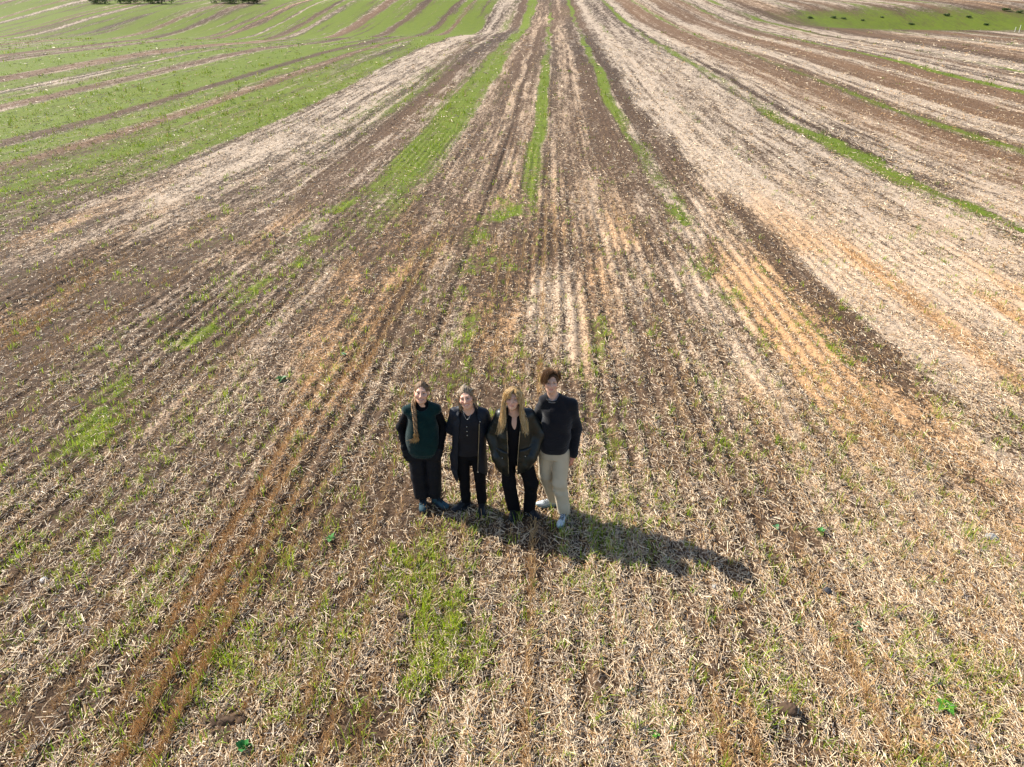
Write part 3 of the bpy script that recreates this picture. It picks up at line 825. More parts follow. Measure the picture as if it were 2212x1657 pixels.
def shoe(parent, ankle, toe_dir, L, mat, sole_mat, lace_mat=None, toe_mat=None, high=0.0, label=None, lace_n=4):
    ax, ay = ankle; d = np.array(toe_dir, float); d /= np.linalg.norm(d); n = np.array((-d[1], d[0]))
    def P(a, b, z): return (ax + d[0] * a + n[0] * b, ay + d[1] * a + n[1] * b, z)
    lo = [min(P(-0.1, 0, 0)[i], P(L, 0, 0)[i]) - 0.07 for i in (0, 1)]; hi = [max(P(-0.1, 0, 0)[i], P(L, 0, 0)[i]) + 0.07 for i in (0, 1)]
    g = lambda z1, st: (axis(lo[0], hi[0], st), axis(lo[1], hi[1], st), axis(-0.01, z1, st))
    R = np.array([[d[0], n[0], 0], [d[1], n[1], 0], [0, 0, 1]])
    h = L - 0.065
    v = Vol(*g(0.20 + high, 0.0045))
    v.ell(P(-0.02, 0, 0.052), (0.048, 0.036, 0.042), R, 0)
    v.ell(P(0.05, 0, 0.050), (0.07, 0.038, 0.040), R, 0.03)
    v.ell(P(h - 0.055, 0.003, 0.040), (0.075, 0.046, 0.030), R, 0.03)
    v.cone(P(-0.012, 0, 0.06), P(0.0, 0, 0.098 + high), 0.040, 0.041, 0.03)
    v.cone(P(0.02, 0, 0.085), P(h - 0.09, 0, 0.055), 0.030, 0.022, 0.03)
    v.cut(lambda X, Y, Z: 0.022 - Z + 0 * X + 0 * Y)
    v.cut(lambda X, Y, Z: Z - 0.118 - high + 0 * X + 0 * Y)
    s = vol_obj('shoe', v, mat, parent, label=label)
    v = Vol(*g(0.06, 0.0045))
    v.cone(P(-0.025, 0, 0.018), P(0.04, 0, 0.018), 0.044, 0.040, 0.02)
    v.cone(P(0.04, 0, 0.018), P(h - 0.042, 0.003, 0.018), 0.040, 0.049, 0.02)
    v.cut(lambda X, Y, Z: Z - 0.030 + 0 * X + 0 * Y); v.cut(lambda X, Y, Z: -0.002 - Z + 0 * X + 0 * Y)
    vol_obj('sole', v, sole_mat, s)
    if toe_mat is not None:
        v = Vol(*g(0.08, 0.0045))
        v.ell(P(h - 0.046, 0.003, 0.036), (0.071, 0.0485, 0.026), R, 0)
        v.cut(lambda X, Y, Z: (h - 0.020) - ((X - ax) * d[0] + (Y - ay) * d[1]) + 0 * Z)
        v.cut(lambda X, Y, Z: 0.022 - Z + 0 * X + 0 * Y)
        vol_obj('toe_cap', v, toe_mat, s)
    if lace_mat is not None:
        L_ = []
        for i in range(lace_n):
            a = 0.035 + i * (h - 0.105) / lace_n; z = 0.122 - 0.30 * (a - 0.01)
            for sg in (-1, 1):
                L_.append([P(a, -0.026 * sg, z - 0.014), P(a + 0.008, 0, z), P(a + 0.02, 0.028 * sg, z - 0.020)])
        for sg in (-1, 1): L_.append([P(0.03, 0.004 * sg, 0.118), P(0.05, 0.03 * sg, 0.105), P(0.07, 0.036 * sg, 0.08)])
        L_ = np.array([spline(q, 5) for q in L_])
        make_tubes('laces', L_, np.full(len(L_), 0.0036), np.full(len(L_), 0.0036), np.repeat([[0.02, 0.02, 0.024]], len(L_), 0), lace_mat, s)
    return s

PGROUP = 'people standing together in the stubble field'
def person_root(vol, colfn, loc, label):
    b = vol_obj('person', vol, M_SKIN, None, colfn)
    b.location = (loc[0], loc[1], float(terrain(loc[0], loc[1])) + 0.005)
    return tag(b, label, 'person', PGROUP)

def body(c, R, sh, arms, legs, hips, smile, jaw, neck_base, fineboxes=(), hands=(), thin=1.0):
    hx, hy, hz = c
    fx = [(hx - 0.10, hx + 0.10, 0.0035)] + [b[0] for b in fineboxes]
    fy = [(hy - 0.13, hy + 0.13, 0.0035)] + [b[1] for b in fineboxes]
    fz = [(hz - 0.15, hz + 0.14, 0.0035)] + [b[2] for b in fineboxes]
    v = Vol(axis(-0.42, 0.45, 0.011, fx), axis(-0.40, 0.36, 0.011, fy), axis(0.0, hz + 0.16, 0.012, fz))
    head(v, c, R, smile, jaw)
    nb = np.array(neck_base)
    v.cone(nb, np.array(c) + R @ np.array((0, 0.022, -0.06)), 0.058 * jaw, 0.052 * jaw, 0.03)
    (lx, ly, lz), (rx, ry, rz) = sh
    v.cone((lx, ly, lz - 0.02), nb - (0, 0, 0.03), 0.046, 0.052, 0.05); v.cone((rx, ry, rz - 0.02), nb - (0, 0, 0.03), 0.046, 0.052, 0.05)
    mx = (lx + rx) / 2; zt = (lz + rz) / 2
    v.loft(smooth_rows([(hips[2] - 0.10, hips[0], hips[1], 0.12, 0.085), (hips[2], hips[0], hips[1], 0.15 * thin, 0.10), (hips[2] + 0.16, (hips[0] + mx) / 2, hips[1], 0.118 * thin, 0.085),
                        (zt - 0.16, mx, ly, 0.135 * thin, 0.110), (zt - 0.04, mx, ly + 0.004, 0.125 * thin, 0.090), (zt + 0.02, mx, ly + 0.01, 0.08, 0.055)]), 0.04)
    for A in arms: v.chain(A, (0.042, 0.035, 0.026)[:len(A)] if len(A) == 3 else (0.042, 0.036, 0.034, 0.026), 0.03)
    for Lg in legs: v.chain(Lg, (0.075, 0.050, 0.036), 0.03); v.cone(Lg[-1], (Lg[-1][0], Lg[-1][1], 0.07), 0.036, 0.034, 0.02)
    for h in hands: hand(v, *h)
    return v

def grid(x0, x1, y0, y1, z0, z1, st=0.0075):
    return Vol(axis(x0, x1, st), axis(y0, y1, st), axis(z0, z1, st))

def sleeve(v, pts, rad, k=0.03): v.chain(pts, rad, k)

def trouser_leg(v, pts, rad, k=0.03): v.chain(pts, rad, k)

def tube_line(name, pts, r, mat, parent, k=24, label=None):
    return make_tubes(name, np.array([spline(pts, k)]), np.array([r]), np.array([r]), np.array([[0.6, 0.6, 0.6]]), mat, parent, label)

def studs(name, pts, r, mat, parent):
    for p in pts:
        v = Vol(*[axis(p[i] - r * 1.6, p[i] + r * 1.6, r / 3) for i in range(3)])
        v.ell(p, (r, r * 0.6, r), None, 0)
        vol_obj(name, v, mat, parent)

def hair_cols(n, a, b, r, extra=None, frac=0.0):
    t = r.random(n); c = mixc(a, b, t)
    if extra is not None:
        k = r.random(n) < frac; c[k] = extra
    return c

def basis(n, u):
    n = np.array(n, float); n /= np.linalg.norm(n); u = np.array(u, float); u -= n * (u @ n); u /= np.linalg.norm(u)
    return np.stack([u, np.cross(n, u), n], 1)

def hair_cap(c, R, grow, face_cut, mat, parent, col, back=0.0, fringe=0.06):
    """the mass of hair close to the skull, cut away from the face and ears"""
    P = lambda q: np.array(c) + R @ np.array(q, float)
    v = Vol(axis(c[0] - 0.15, c[0] + 0.15, 0.0045), axis(c[1] - 0.17, c[1] + 0.19, 0.0045), axis(c[2] - 0.22, c[2] + 0.17, 0.0045))
    v.ell(P((0, 0.018, 0.036)), (0.079 + grow, 0.099 + grow, 0.093 + grow), R, 0)
    v.ell(P((0, 0.05, -0.03)), (0.070 + grow * 0.5, 0.062 + grow + back, 0.075), R, 0.03)
    for (q, r) in face_cut: v.ell(P(q), r, R, 0.012, 's')
    cc = np.array(c)
    def ad(X, Y, Z):
        p = [X - cc[0], Y - cc[1], Z - cc[2]]
        q = [R[0, i] * p[0] + R[1, i] * p[1] + R[2, i] * p[2] for i in range(3)]
        an = np.arctan2(q[0], q[1] + 0.02)
        return 0.0022 * np.sin(an * 34 + 3 * np.sin(q[2] * 40)) + 0.0015 * np.sin(q[0] * 260 + q[2] * 60)
    v.add(ad)
    return vol_obj('hair', v, mat, parent, np.array([col]))

FACE_CUT = [((0, -0.122, -0.045), (0.070, 0.098, 0.128)), ((0, -0.10, -0.10), (0.12, 0.085, 0.085)), ((-0.085, -0.005, -0.012), (0.02, 0.03, 0.04)), ((0.085, -0.005, -0.012), (0.02, 0.03, 0.04))]
# ------------------------------------------------------------------ woman with the braid and green knitted vest
def woman_vest():
    loc = (-1.40, 7.15)
    R = rot(pitch=20, roll=2, yaw=6); c = (0.012, -0.012, 1.535); r = np.random.default_rng(11)
    shl, shr = (-0.148, 0.0, 1.315), (0.158, 0.005, 1.330)
    armL = [shl, (-0.262, 0.035, 1.06), (-0.215, -0.05, 0.83)]
    armR = [shr, (0.238, 0.045, 1.07), (0.195, -0.04, 0.845)]
    legs = [[(-0.085, 0, 0.80), (-0.08, -0.02, 0.44), (-0.058, 0.0, 0.12)], [(0.085, 0, 0.80), (0.092, -0.015, 0.44), (0.10, 0.01, 0.12)]]
    b = body(c, R, (shl, shr), [armL, armR], legs, (-0.005, 0.01, 0.84), 0.55, 0.98, (0.008, 0.018, 1.37), hands=[(armL[-1], (0.25, -0.1, -1), (1, 0.2, 0), -1, 0.3), (armR[-1], (-0.25, -0.1, -1), (-1, 0.2, 0), 1, 0.3)])
    o = person_root(b, face_colour(c, R, 0.6, None, 0.55), loc, 'smiling woman with a long braid, dark green knitted vest over black sleeves, teal shoes')
    face_parts(o, c, R, 0.6, (0.12, 0.075, 0.045), (0.06, 0.08, 0.09))
    # black long-sleeved top
    v = grid(-0.36, 0.34, -0.18, 0.16, 0.70, 1.46)
    v.chain(armL, (0.050, 0.052, 0.043), 0.03); v.chain(armR, (0.050, 0.052, 0.043), 0.03)
    v.cone(armL[-1], np.array(armL[-1]) + (0.02, -0.01, -0.09), 0.046, 0.05, 0.02); v.cone(armR[-1], np.array(armR[-1]) + (-0.02, -0.01, -0.09), 0.046, 0.05, 0.02)
    v.loft(smooth_rows([(1.18, 0, 0.01, 0.14, 0.09), (1.30, 0.0, 0.012, 0.165, 0.085), (1.375, 0.004, 0.015, 0.095, 0.066), (1.405, 0.008, 0.014, 0.066, 0.062), (1.425, 0.008, 0.010, 0.065, 0.061)]), 0.03)
    v.add(folds(0.0035, 1, 1.6, 1.0))
    vol_obj('black_top', v, M_BLACK, o)
    # knitted vest with ribbed edges
    v = grid(-0.28, 0.27, -0.22, 0.20, 0.70, 1.44, 0.0065)
    rows = smooth_rows([(0.735, -0.008, 0.0, 0.162, 0.128), (0.765, -0.008, 0.0, 0.178, 0.138), (0.80, -0.008, 0.0, 0.196, 0.150), (0.92, -0.008, 0.0, 0.205, 0.152), (1.06, -0.006, 0.0, 0.190, 0.143), (1.19, 0.0, 0.002, 0.172, 0.128), (1.28, 0.002, 0.006, 0.176, 0.108), (1.325, 0.004, 0.01, 0.148, 0.090), (1.37, 0.006, 0.013, 0.098, 0.080), (1.40, 0.008, 0.014, 0.080, 0.076)], 60)
    v.loft(rows, 0, p=2.4)
    v.cone((-0.165, 0, 1.308), (-0.07, 0.008, 1.360), 0.060, 0.050, 0.03); v.cone((0.173, 0, 1.322), (0.08, 0.008, 1.368), 0.060, 0.050, 0.03)
    v.cone((0.008, 0.02, 1.36), (0.006, -0.12, 1.44), 0.072, 0.075, 0.01, 's')
    v.add(lambda X, Y, Z: 0.0016 * np.sin(260 * X) * ((Z < 0.79) + (np.abs(X) > 0.165) * (Z > 1.12)) + 0 * Y)
    v.add(folds(0.004, 0.6, 0.7, 2.0))
    vol_obj('knitted_vest', v, M_VEST, o)
    # wide cropped trousers
    v = grid(-0.28, 0.28, -0.18, 0.18, 0.09, 0.90)
    v.loft(smooth_rows([(0.70, -0.004, 0.005, 0.185, 0.118), (0.80, -0.004, 0.008, 0.178, 0.118), (0.88, -0.004, 0.01, 0.150, 0.105)]), 0)
    v.chain([(-0.098, 0, 0.74), (-0.086, -0.015, 0.42), (-0.066, 0.0, 0.11)], (0.100, 0.092, 0.086), 0.02)
    v.chain([(0.095, 0, 0.74), (0.098, -0.012, 0.42), (0.098, 0.008, 0.11)], (0.100, 0.090, 0.080), 0.02)
    for A, sg in ((armL, 1), (armR, -1)): v.cone(np.array(A[-1]) + (0.01 * sg, -0.01, -0.03), np.array(A[-1]) + (0.035 * sg, -0.02, -0.13), 0.050, 0.045, 0.04)
    v.add(folds(0.0035, 0.9, 0.5, 3.0))
    v.cut(lambda X, Y, Z: 0.118 - Z + 0.02 * np.sin(8 * X) * 0.3 + 0 * Y)
    vol_obj('trousers', v, M_NAVYTR, o)
    shoe(o, (-0.055, 0.0), (0.12, -1), 0.255, M_TEAL, M_SOLED, M_LACE)
    shoe(o, (0.105, 0.012), (0.72, -0.55), 0.255, M_TEAL, M_SOLED, M_LACE)
    # hair drawn back, braid over the shoulder
    h = hair_cap(c, R, 0.003, [((0, -0.124, -0.034), (0.073, 0.100, 0.132)), FACE_CUT[1], FACE_CUT[2], FACE_CUT[3]], M_HAIR, o, (0.17, 0.100, 0.052))
    P = lambda q: np.array(c) + R @ np.array(q, float)
    fam = [([[P((x * 0.055, -0.060 + 0.04 * abs(x), 0.102 - 0.035 * abs(x))), P((x * 0.070, -0.01, 0.139 - 0.05 * abs(x))), P((x * 0.074, 0.06, 0.124 - 0.05 * abs(x))), P((x * 0.05 - 0.01, 0.118, 0.03)), P((-0.04, 0.105, -0.06))] for x in np.linspace(-1.15, 1.15, 9)], 1)]
    S = strands(fam, 620, 9, 0.004, 0.002, r)
    make_tubes('hair_strands', S, r.uniform(0.0025, 0.0040, len(S)), np.full(len(S), 0.0015), hair_cols(len(S), (0.14, 0.08, 0.04), (0.38, 0.24, 0.13), r), M_HAIR, h)
    ctr = spline([P((-0.05, 0.085, -0.055)), P((-0.088, 0.035, -0.10)), (-0.075, -0.075, 1.375), (-0.060, -0.125, 1.30), (-0.054, -0.150, 1.20), (-0.050, -0.158, 1.10)], 90)
    v = grid(-0.16, 0.02, -0.22, 0.14, 1.05, 1.55, 0.004)
    t = np.linspace(0, 1, 90)
    for q in range(3):
        a = t * 2 * math.pi * 6.5 + q * 2 * math.pi / 3
        pts = ctr + np.stack([0.0185 * np.sin(a), 0.011 * np.sin(2 * a) - 0.002, 0 * a], -1) * (1 - 0.35 * t)[:, None]
        for i in range(0, 88, 2): v.cone(pts[i], pts[i + 2], 0.0140 - 0.004 * t[i], 0.0140 - 0.004 * t[i + 2], 0.0015)
    br = vol_obj('braid', v, M_HAIR, h, lambda V: mixc((0.13, 0.075, 0.038), (0.34, 0.215, 0.11), np.clip(0.5 + 0.5 * np.sin(V[:, 2] * 95 + V[:, 0] * 160), 0, 1)))
    v = Vol(axis(-0.08, -0.02, 0.003), axis(-0.19, -0.13, 0.003), axis(1.07, 1.13, 0.003)); v.cone((-0.050, -0.158, 1.105), (-0.050, -0.158, 1.09), 0.0145, 0.0145, 0)
    vol_obj('hair_tie', v, M_LACE, h)
    L = []
    for i in range(110):
        a = r.normal(0, 0.006, 2); e = r.normal(0, 0.016, 2)
        L.append(spline([(-0.050 + a[0], -0.160 + a[1] * 0.5, 1.105), (-0.050 + a[0] * 2.2, -0.168 + a[1], 1.06), (-0.056 + e[0], -0.166, 1.02), (-0.068 + e[0] * 1.6 - abs(e[1]), -0.164, 0.985 + r.normal(0, 0.014))], 7))
    make_tubes('braid_end', np.array(L), np.full(110, 0.0024), np.full(110, 0.0010), hair_cols(110, (0.24, 0.13, 0.05), (0.50, 0.32, 0.14), r), M_HAIR, h)

# ------------------------------------------------------------------ woman in the long navy coat
def woman_coat():
    loc = (-0.87, 7.10)
    R = rot(pitch=19, roll=-13, yaw=3); c = (-0.004, -0.012, 1.508); r = np.random.default_rng(12)
    shl, shr = (-0.140, 0.0, 1.305), (0.178, 0.005, 1.292)
    armL = [shl, (-0.205, 0.07, 1.06), (-0.09, 0.165, 0.90)]
    armR = [shr, (0.262, 0.075, 1.09), (0.13, 0.165, 0.92)]
    legs = [[(-0.075, 0, 0.80), (-0.062, -0.01, 0.44), (-0.052, 0.02, 0.12)], [(0.10, 0, 0.80), (0.13, -0.02, 0.44), (0.140, 0.0, 0.12)]]
    b = body(c, R, (shl, shr), [armL, armR], legs, (0.012, 0.01, 0.84), 1.0, 1.02, (0.018, 0.018, 1.36), hands=[(armL[-1], (0.9, 0.2, -0.5), (0, 0.3, 0.6), -1, 0.6), (armR[-1], (-0.9, 0.2, -0.5), (0, 0.3, 0.6), 1, 0.6)])
    o = person_root(b, face_colour(c, R, 1.0, None, 0.85), loc, 'laughing woman with tilted head and grey-blonde hair tied back, open long navy coat')
    face_parts(o, c, R, 1.0, (0.16, 0.11, 0.075), (0.07, 0.08, 0.09))
    v = grid(-0.24, 0.30, -0.20, 0.16, 0.79, 1.42, 0.0065)
    rows = smooth_rows([(0.80, 0.012, 0.0, 0.165, 0.128), (0.92, 0.014, 0.0, 0.165, 0.125), (1.08, 0.016, 0.0, 0.16, 0.128), (1.20, 0.02, 0.0, 0.165, 0.120), (1.29, 0.022, 0.008, 0.165, 0.095), (1.35, 0.02, 0.014, 0.10, 0.075), (1.385, 0.018, 0.016, 0.078, 0.068)], 50)
    v.loft(rows, 0)
    # open neck
    v.cone((0.018, 0.01, 1.36), (0.018, -0.10, 1.44), 0.066, 0.09, 0.006, 's')
    v.cone((0.016, -0.078, 1.40), (0.006, -0.124, 1.225), 0.070, 0.006, 0.006, 's')
    v.add(folds(0.004, 1.0, 1.0, 5.0))
    sh = vol_obj('shirt', v, M_SHIRT, o)
    studs('button', [(0.004, -0.126, 1.205), (0.006, -0.134, 1.15), (0.008, -0.139, 1.10)], 0.0062, M_METAL, sh)
    # open coat
    v = grid(-0.33, 0.37, -0.24, 0.24, 0.33, 1.44, 0.007)
    cr = smooth_rows([(0.36, 0.0, 0.02, 0.225, 0.145), (0.56, -0.002, 0.02, 0.222, 0.148), (0.78, 0.0, 0.015, 0.212, 0.150), (1.0, 0.012, 0.008, 0.195, 0.142), (1.17, 0.022, 0.004, 0.198, 0.138), (1.26, 0.024, 0.008, 0.190, 0.118), (1.315, 0.024, 0.012, 0.155, 0.098), (1.365, 0.020, 0.018, 0.105, 0.084), (1.405, 0.018, 0.02, 0.080, 0.076)], 60)
    v.loft(cr, 0, p=2.3)
    sleeve(v, armL, (0.068, 0.062, 0.055), 0.035); sleeve(v, armR, (0.070, 0.064, 0.055), 0.035)
    v.cone(shl, (-0.06, 0.012, 1.352), 0.060, 0.048, 0.04); v.cone(shr, (0.10, 0.012, 1.345), 0.062, 0.048, 0.04)
    inner = np.array(cr)
    v.carve(lambda X, Y, Z: loft_d(np.concatenate([inner[:1] - [0.3, 0, 0, 0, 0], inner, inner[-1:] + [0.2, 0, 0, 0, 0]]), X, Y, Z + 0.035 * (Z > 1.1), 2.3, -0.024))
    # front opening: left and right edges by height
    eL = lambda Z: np.interp(Z, [0.3, 0.6, 1.0, 1.22, 1.40], [-0.130, -0.120, -0.098, -0.078, -0.085])
    eR = lambda Z: np.interp(Z, [0.3, 0.6, 1.0, 1.22, 1.40], [0.100, 0.110, 0.128, 0.142, 0.12])
    v.carve(lambda X, Y, Z: np.maximum(np.maximum(eL(Z) - X, X - eR(Z)), Y + 0.02))
    v.carve(lambda X, Y, Z: np.sqrt((X - 0.018) ** 2 + (Y + 0.01) ** 2 + 0 * Z) - 0.072 + np.where(Z > 1.36, 0, 0.3))
    # the hem hangs lower at the left front corner and rises towards the back
    v.add(folds(0.0045, 0.7, 0.5, 7.0))
    v.cut(lambda X, Y, Z: np.where(X < 0, np.interp(X, [-0.26, -0.21, -0.135, -0.10], [0.62, 0.575, 0.415, 0.40]), np.interp(X, [0.09, 0.12, 0.2, 0.26], [0.585, 0.60, 0.52, 0.50])) * (Y < 0.03) + 0.50 * (Y >= 0.03) - Z)
    co = vol_obj('coat', v, M_COAT, o)
    # collar
    v = grid(-0.16, 0.20, -0.20, 0.12, 1.26, 1.44, 0.0055)
    v.cone((-0.070, 0.03, 1.375), (-0.098, -0.075, 1.318), 0.020, 0.012, 0.01); v.cone((0.100, 0.03, 1.365), (0.150, -0.085, 1.275), 0.020, 0.012, 0.01)
    v.ell((-0.112, -0.055, 1.338), (0.052, 0.034, 0.007), basis((-0.35, -0.62, 0.7), (0.25, -0.75, -0.6)), 0.006)
    v.ell((0.152, -0.060, 1.312), (0.062, 0.036, 0.008), basis((0.35, -0.65, 0.66), (0.2, -0.72, -0.66)), 0.006)
    v.cone((-0.070, 0.03, 1.375), (0.018, 0.10, 1.395), 0.020, 0.020, 0.02); v.cone((0.100, 0.03, 1.365), (0.018, 0.10, 1.395), 0.020, 0.020, 0.02)
    vol_obj('collar', v, M_COAT, co)
    def front(x, z): return float(np.interp(z, cr[:, 0], cr[:, 2]) - np.interp(z, cr[:, 0], cr[:, 4]) * (1 - min(0.99, abs((x - np.interp(z, cr[:, 0], cr[:, 1])) / np.interp(z, cr[:, 0], cr[:, 3]))) ** 2.3) ** (1 / 2.3))
    zp = [(float(eR(np.array(z))) + 0.006, z) for z in (1.24, 1.1, 0.95, 0.8, 0.68, 0.605)]
    tube_line('zip', [(x, front(x, z) - 0.013, z) for x, z in zp], 0.0034, M_METAL, co)
    studs('zip_pull', [(zp[-1][0], front(*zp[-1]) - 0.01, 0.60)], 0.010, M_METAL, co)
    studs('snap', [(-0.112, front(-0.112, 1.30) - 0.012, 1.285), (0.152, front(0.152, 1.27) - 0.01, 1.255)], 0.007, M_METAL, co)
    # trousers
    v = grid(-0.22, 0.26, -0.18, 0.16, 0.06, 0.92)
    v.loft(smooth_rows([(0.74, 0.012, 0.008, 0.170, 0.105), (0.84, 0.012, 0.008, 0.160, 0.105), (0.90, 0.012, 0.008, 0.145, 0.10)]), 0)
    v.chain([(-0.075, 0, 0.78), (-0.058, -0.015, 0.44), (-0.052, 0.015, 0.085)], (0.092, 0.066, 0.058), 0.02)
    v.chain([(0.098, 0, 0.78), (0.132, -0.025, 0.44), (0.142, 0.0, 0.085)], (0.092, 0.066, 0.056), 0.02)
    v.add(folds(0.004, 1, 1, 9.0)); v.cut(lambda X, Y, Z: 0.085 - Z + 0 * X + 0 * Y)
    vol_obj('trousers', v, M_BLACK, o)
    shoe(o, (-0.052, 0.02), (-0.75, -0.62), 0.25, M_DARKSHOE, M_SOLED, M_LACE, high=0.02)
    shoe(o, (0.143, 0.0), (0.06, -1), 0.25, M_DARKSHOE, M_SOLED, M_LACE, high=0.02)
    # necklace
    tube_line('necklace', [(-0.045, -0.055, 1.39), (-0.02, -0.105, 1.335), (0.010, -0.122, 1.295), (0.04, -0.105, 1.33), (0.065, -0.055, 1.385)], 0.0016, M_METAL, o)
    h = hair_cap(c, R, 0.004, [((0, -0.124, -0.036), (0.073, 0.100, 0.132)), FACE_CUT[1], FACE_CUT[2], FACE_CUT[3]], M_HAIR, o, (0.22, 0.155, 0.095), 0.012)
    P = lambda q: np.array(c) + R @ np.array(q, float)
    fam = [([[P((x * 0.055, -0.062 + 0.04 * abs(x), 0.102 - 0.04 * abs(x))), P((x * 0.076, -0.015, 0.146 - 0.055 * abs(x))), P((x * 0.080, 0.065, 0.128 - 0.05 * abs(x))), P((x * 0.05, 0.128, 0.03)), P((0.0, 0.125, -0.03))] for x in np.linspace(-1.15, 1.15, 9)], 5),
           ([[P((sx * 0.07, -0.045, 0.055)), P((sx * 0.092, -0.03, 0.0)), P((sx * 0.094, -0.01, -0.06)), P((sx * 0.095, 0.01, -0.105 - e))] for sx, e in ((-1, 0.0), (-1, 0.02))], 0.35),
           ([[P((sx * 0.07, -0.045, 0.055)), P((sx * 0.092, -0.03, 0.0)), P((sx * 0.094, -0.01, -0.06)), P((sx * 0.095, 0.01, -0.105 - e))] for sx, e in ((1, 0.0), (1, 0.03))], 0.35)]
    S = strands(fam, 700, 9, 0.0075, 0.004, r)
    make_tubes('hair_strands', S, r.uniform(0.0025, 0.0040, len(S)), np.full(len(S), 0.0012), hair_cols(len(S), (0.17, 0.115, 0.07), (0.48, 0.37, 0.25), r, (0.58, 0.50, 0.38), 0.2), M_HAIR, h)

# ------------------------------------------------------------------ blonde woman in the dark leather jacket
def woman_jacket():
    loc = (-0.33, 7.02)
    R = rot(pitch=17, roll=1, yaw=-4); c = (-0.016, -0.015, 1.562); r = np.random.default_rng(13)
    shl, shr = (-0.142, 0.0, 1.335), (0.150, 0.005, 1.345)
    armL = [shl, (-0.248, 0.045, 1.07), (-0.198, -0.075, 0.85)]
    armR = [shr, (0.278, 0.035, 1.10), (0.205, -0.085, 0.87)]
    legs = [[(-0.088, 0, 0.82), (-0.050, -0.055, 0.45), (-0.010, 0.0, 0.11)], [(0.095, 0, 0.82), (0.205, -0.04, 0.46), (0.175, 0.015, 0.11)]]
    b = body(c, R, (shl, shr), [armL, armR], legs, (0.0, 0.01, 0.86), 0.15, 0.99, (-0.004, 0.018, 1.405), hands=[(armL[-1], (0.35, -0.2, -1), (1, 0.2, 0), -1, 0.3), (armR[-1], (-0.35, -0.2, -1), (-1, 0.2, 0), 1, 0.3)])
    o = person_root(b, face_colour(c, R, 0.15, None, 0.6), loc, 'woman with long wavy blonde hair, hands in the pockets of her dark leather jacket')
    face_parts(o, c, R, 0.15, (0.24, 0.14, 0.07), (0.08, 0.11, 0.13))
    v = grid(-0.22, 0.23, -0.20, 0.16, 0.80, 1.45, 0.0065)
    v.loft(smooth_rows([(0.80, 0.0, 0.0, 0.160, 0.122), (0.95, 0.0, 0.0, 0.155, 0.118), (1.10, 0.0, 0.0, 0.152, 0.124), (1.22, 0.0, 0.0, 0.158, 0.118), (1.32, 0.0, 0.008, 0.158, 0.095), (1.38, -0.002, 0.014, 0.10, 0.075), (1.41, -0.004, 0.016, 0.078, 0.068)], 50), 0)
    v.cone((-0.004, 0.01, 1.385), (-0.004, -0.10, 1.47), 0.064, 0.088, 0.006, 's')
    v.cone((-0.003, -0.078, 1.43), (0.006, -0.122, 1.195), 0.064, 0.005, 0.006, 's')
    v.add(folds(0.004, 1, 1, 2.5))
    vol_obj('shirt', v, M_BLACK, o)
    v = grid(-0.38, 0.40, -0.25, 0.22, 0.58, 1.46, 0.007)
    cr = smooth_rows([(0.60, -0.005, 0.0, 0.190, 0.132), (0.70, -0.005, 0.0, 0.222, 0.150), (0.80, -0.004, 0.0, 0.228, 0.155), (0.98, 0.0, 0.0, 0.215, 0.152), (1.14, 0.002, 0.0, 0.206, 0.145), (1.26, 0.002, 0.004, 0.190, 0.130), (1.335, 0.002, 0.01, 0.155, 0.104), (1.39, 0.0, 0.016, 0.108, 0.086), (1.43, -0.003, 0.018, 0.084, 0.078)], 60)
    v.loft(cr, 0, p=2.3)
    sleeve(v, armL, (0.078, 0.080, 0.060), 0.04); sleeve(v, armR, (0.078, 0.082, 0.060), 0.04)
    v.cone((-0.142, 0.0, 1.330), (-0.06, 0.012, 1.372), 0.064, 0.052, 0.04); v.cone((0.150, 0.0, 1.340), (0.06, 0.012, 1.378), 0.064, 0.052, 0.04)
    # bulging pockets with the hands inside
    v.cone(np.array(armL[-1]) + (0.01, -0.01, -0.02), (-0.145, -0.11, 0.755), 0.060, 0.052, 0.05); v.cone(np.array(armR[-1]) + (-0.01, -0.01, -0.02), (0.145, -0.115, 0.775), 0.060, 0.052, 0.05)
    v.carve(lambda X, Y, Z: loft_d(np.concatenate([cr[:1] - [0.3, 0, 0, 0, 0], cr, cr[-1:] + [0.2, 0, 0, 0, 0]]), X, Y, Z + 0.035 * (Z > 1.1), 2.3, -0.030))
    eL = lambda Z: np.interp(Z, [0.55, 0.9, 1.2, 1.42], [-0.052, -0.058, -0.070, -0.085])
    eR = lambda Z: np.interp(Z, [0.55, 0.9, 1.2, 1.42], [0.030, 0.040, 0.060, 0.075])
    v.carve(lambda X, Y, Z: np.maximum(np.maximum(eL(Z) - X, X - eR(Z)), Y + 0.02))
    v.carve(lambda X, Y, Z: np.sqrt((X + 0.003) ** 2 + (Y + 0.01) ** 2 + 0 * Z) - 0.070 + np.where(Z > 1.38, 0, 0.3))
    v.add(folds(0.0042, 0.8, 0.9, 4.0))
    v.cut(lambda X, Y, Z: np.where(Y < 0.02, np.interp(X, [-0.26, -0.20, -0.06, 0.035, 0.20, 0.26], [0.72, 0.665, 0.595, 0.64, 0.71, 0.76]), 0.70) - Z)
    ja = vol_obj('leather_jacket', v, M_LEATHER, o)
    def front(x, z): return float(np.interp(z, cr[:, 0], cr[:, 2]) - np.interp(z, cr[:, 0], cr[:, 4]) * (1 - min(0.99, abs((x - np.interp(z, cr[:, 0], cr[:, 1])) / np.interp(z, cr[:, 0], cr[:, 3]))) ** 2.3) ** (1 / 2.3))
    # collar, pocket flaps, zips
    v = grid(-0.14, 0.14, -0.17, 0.13, 1.30, 1.47, 0.0055)
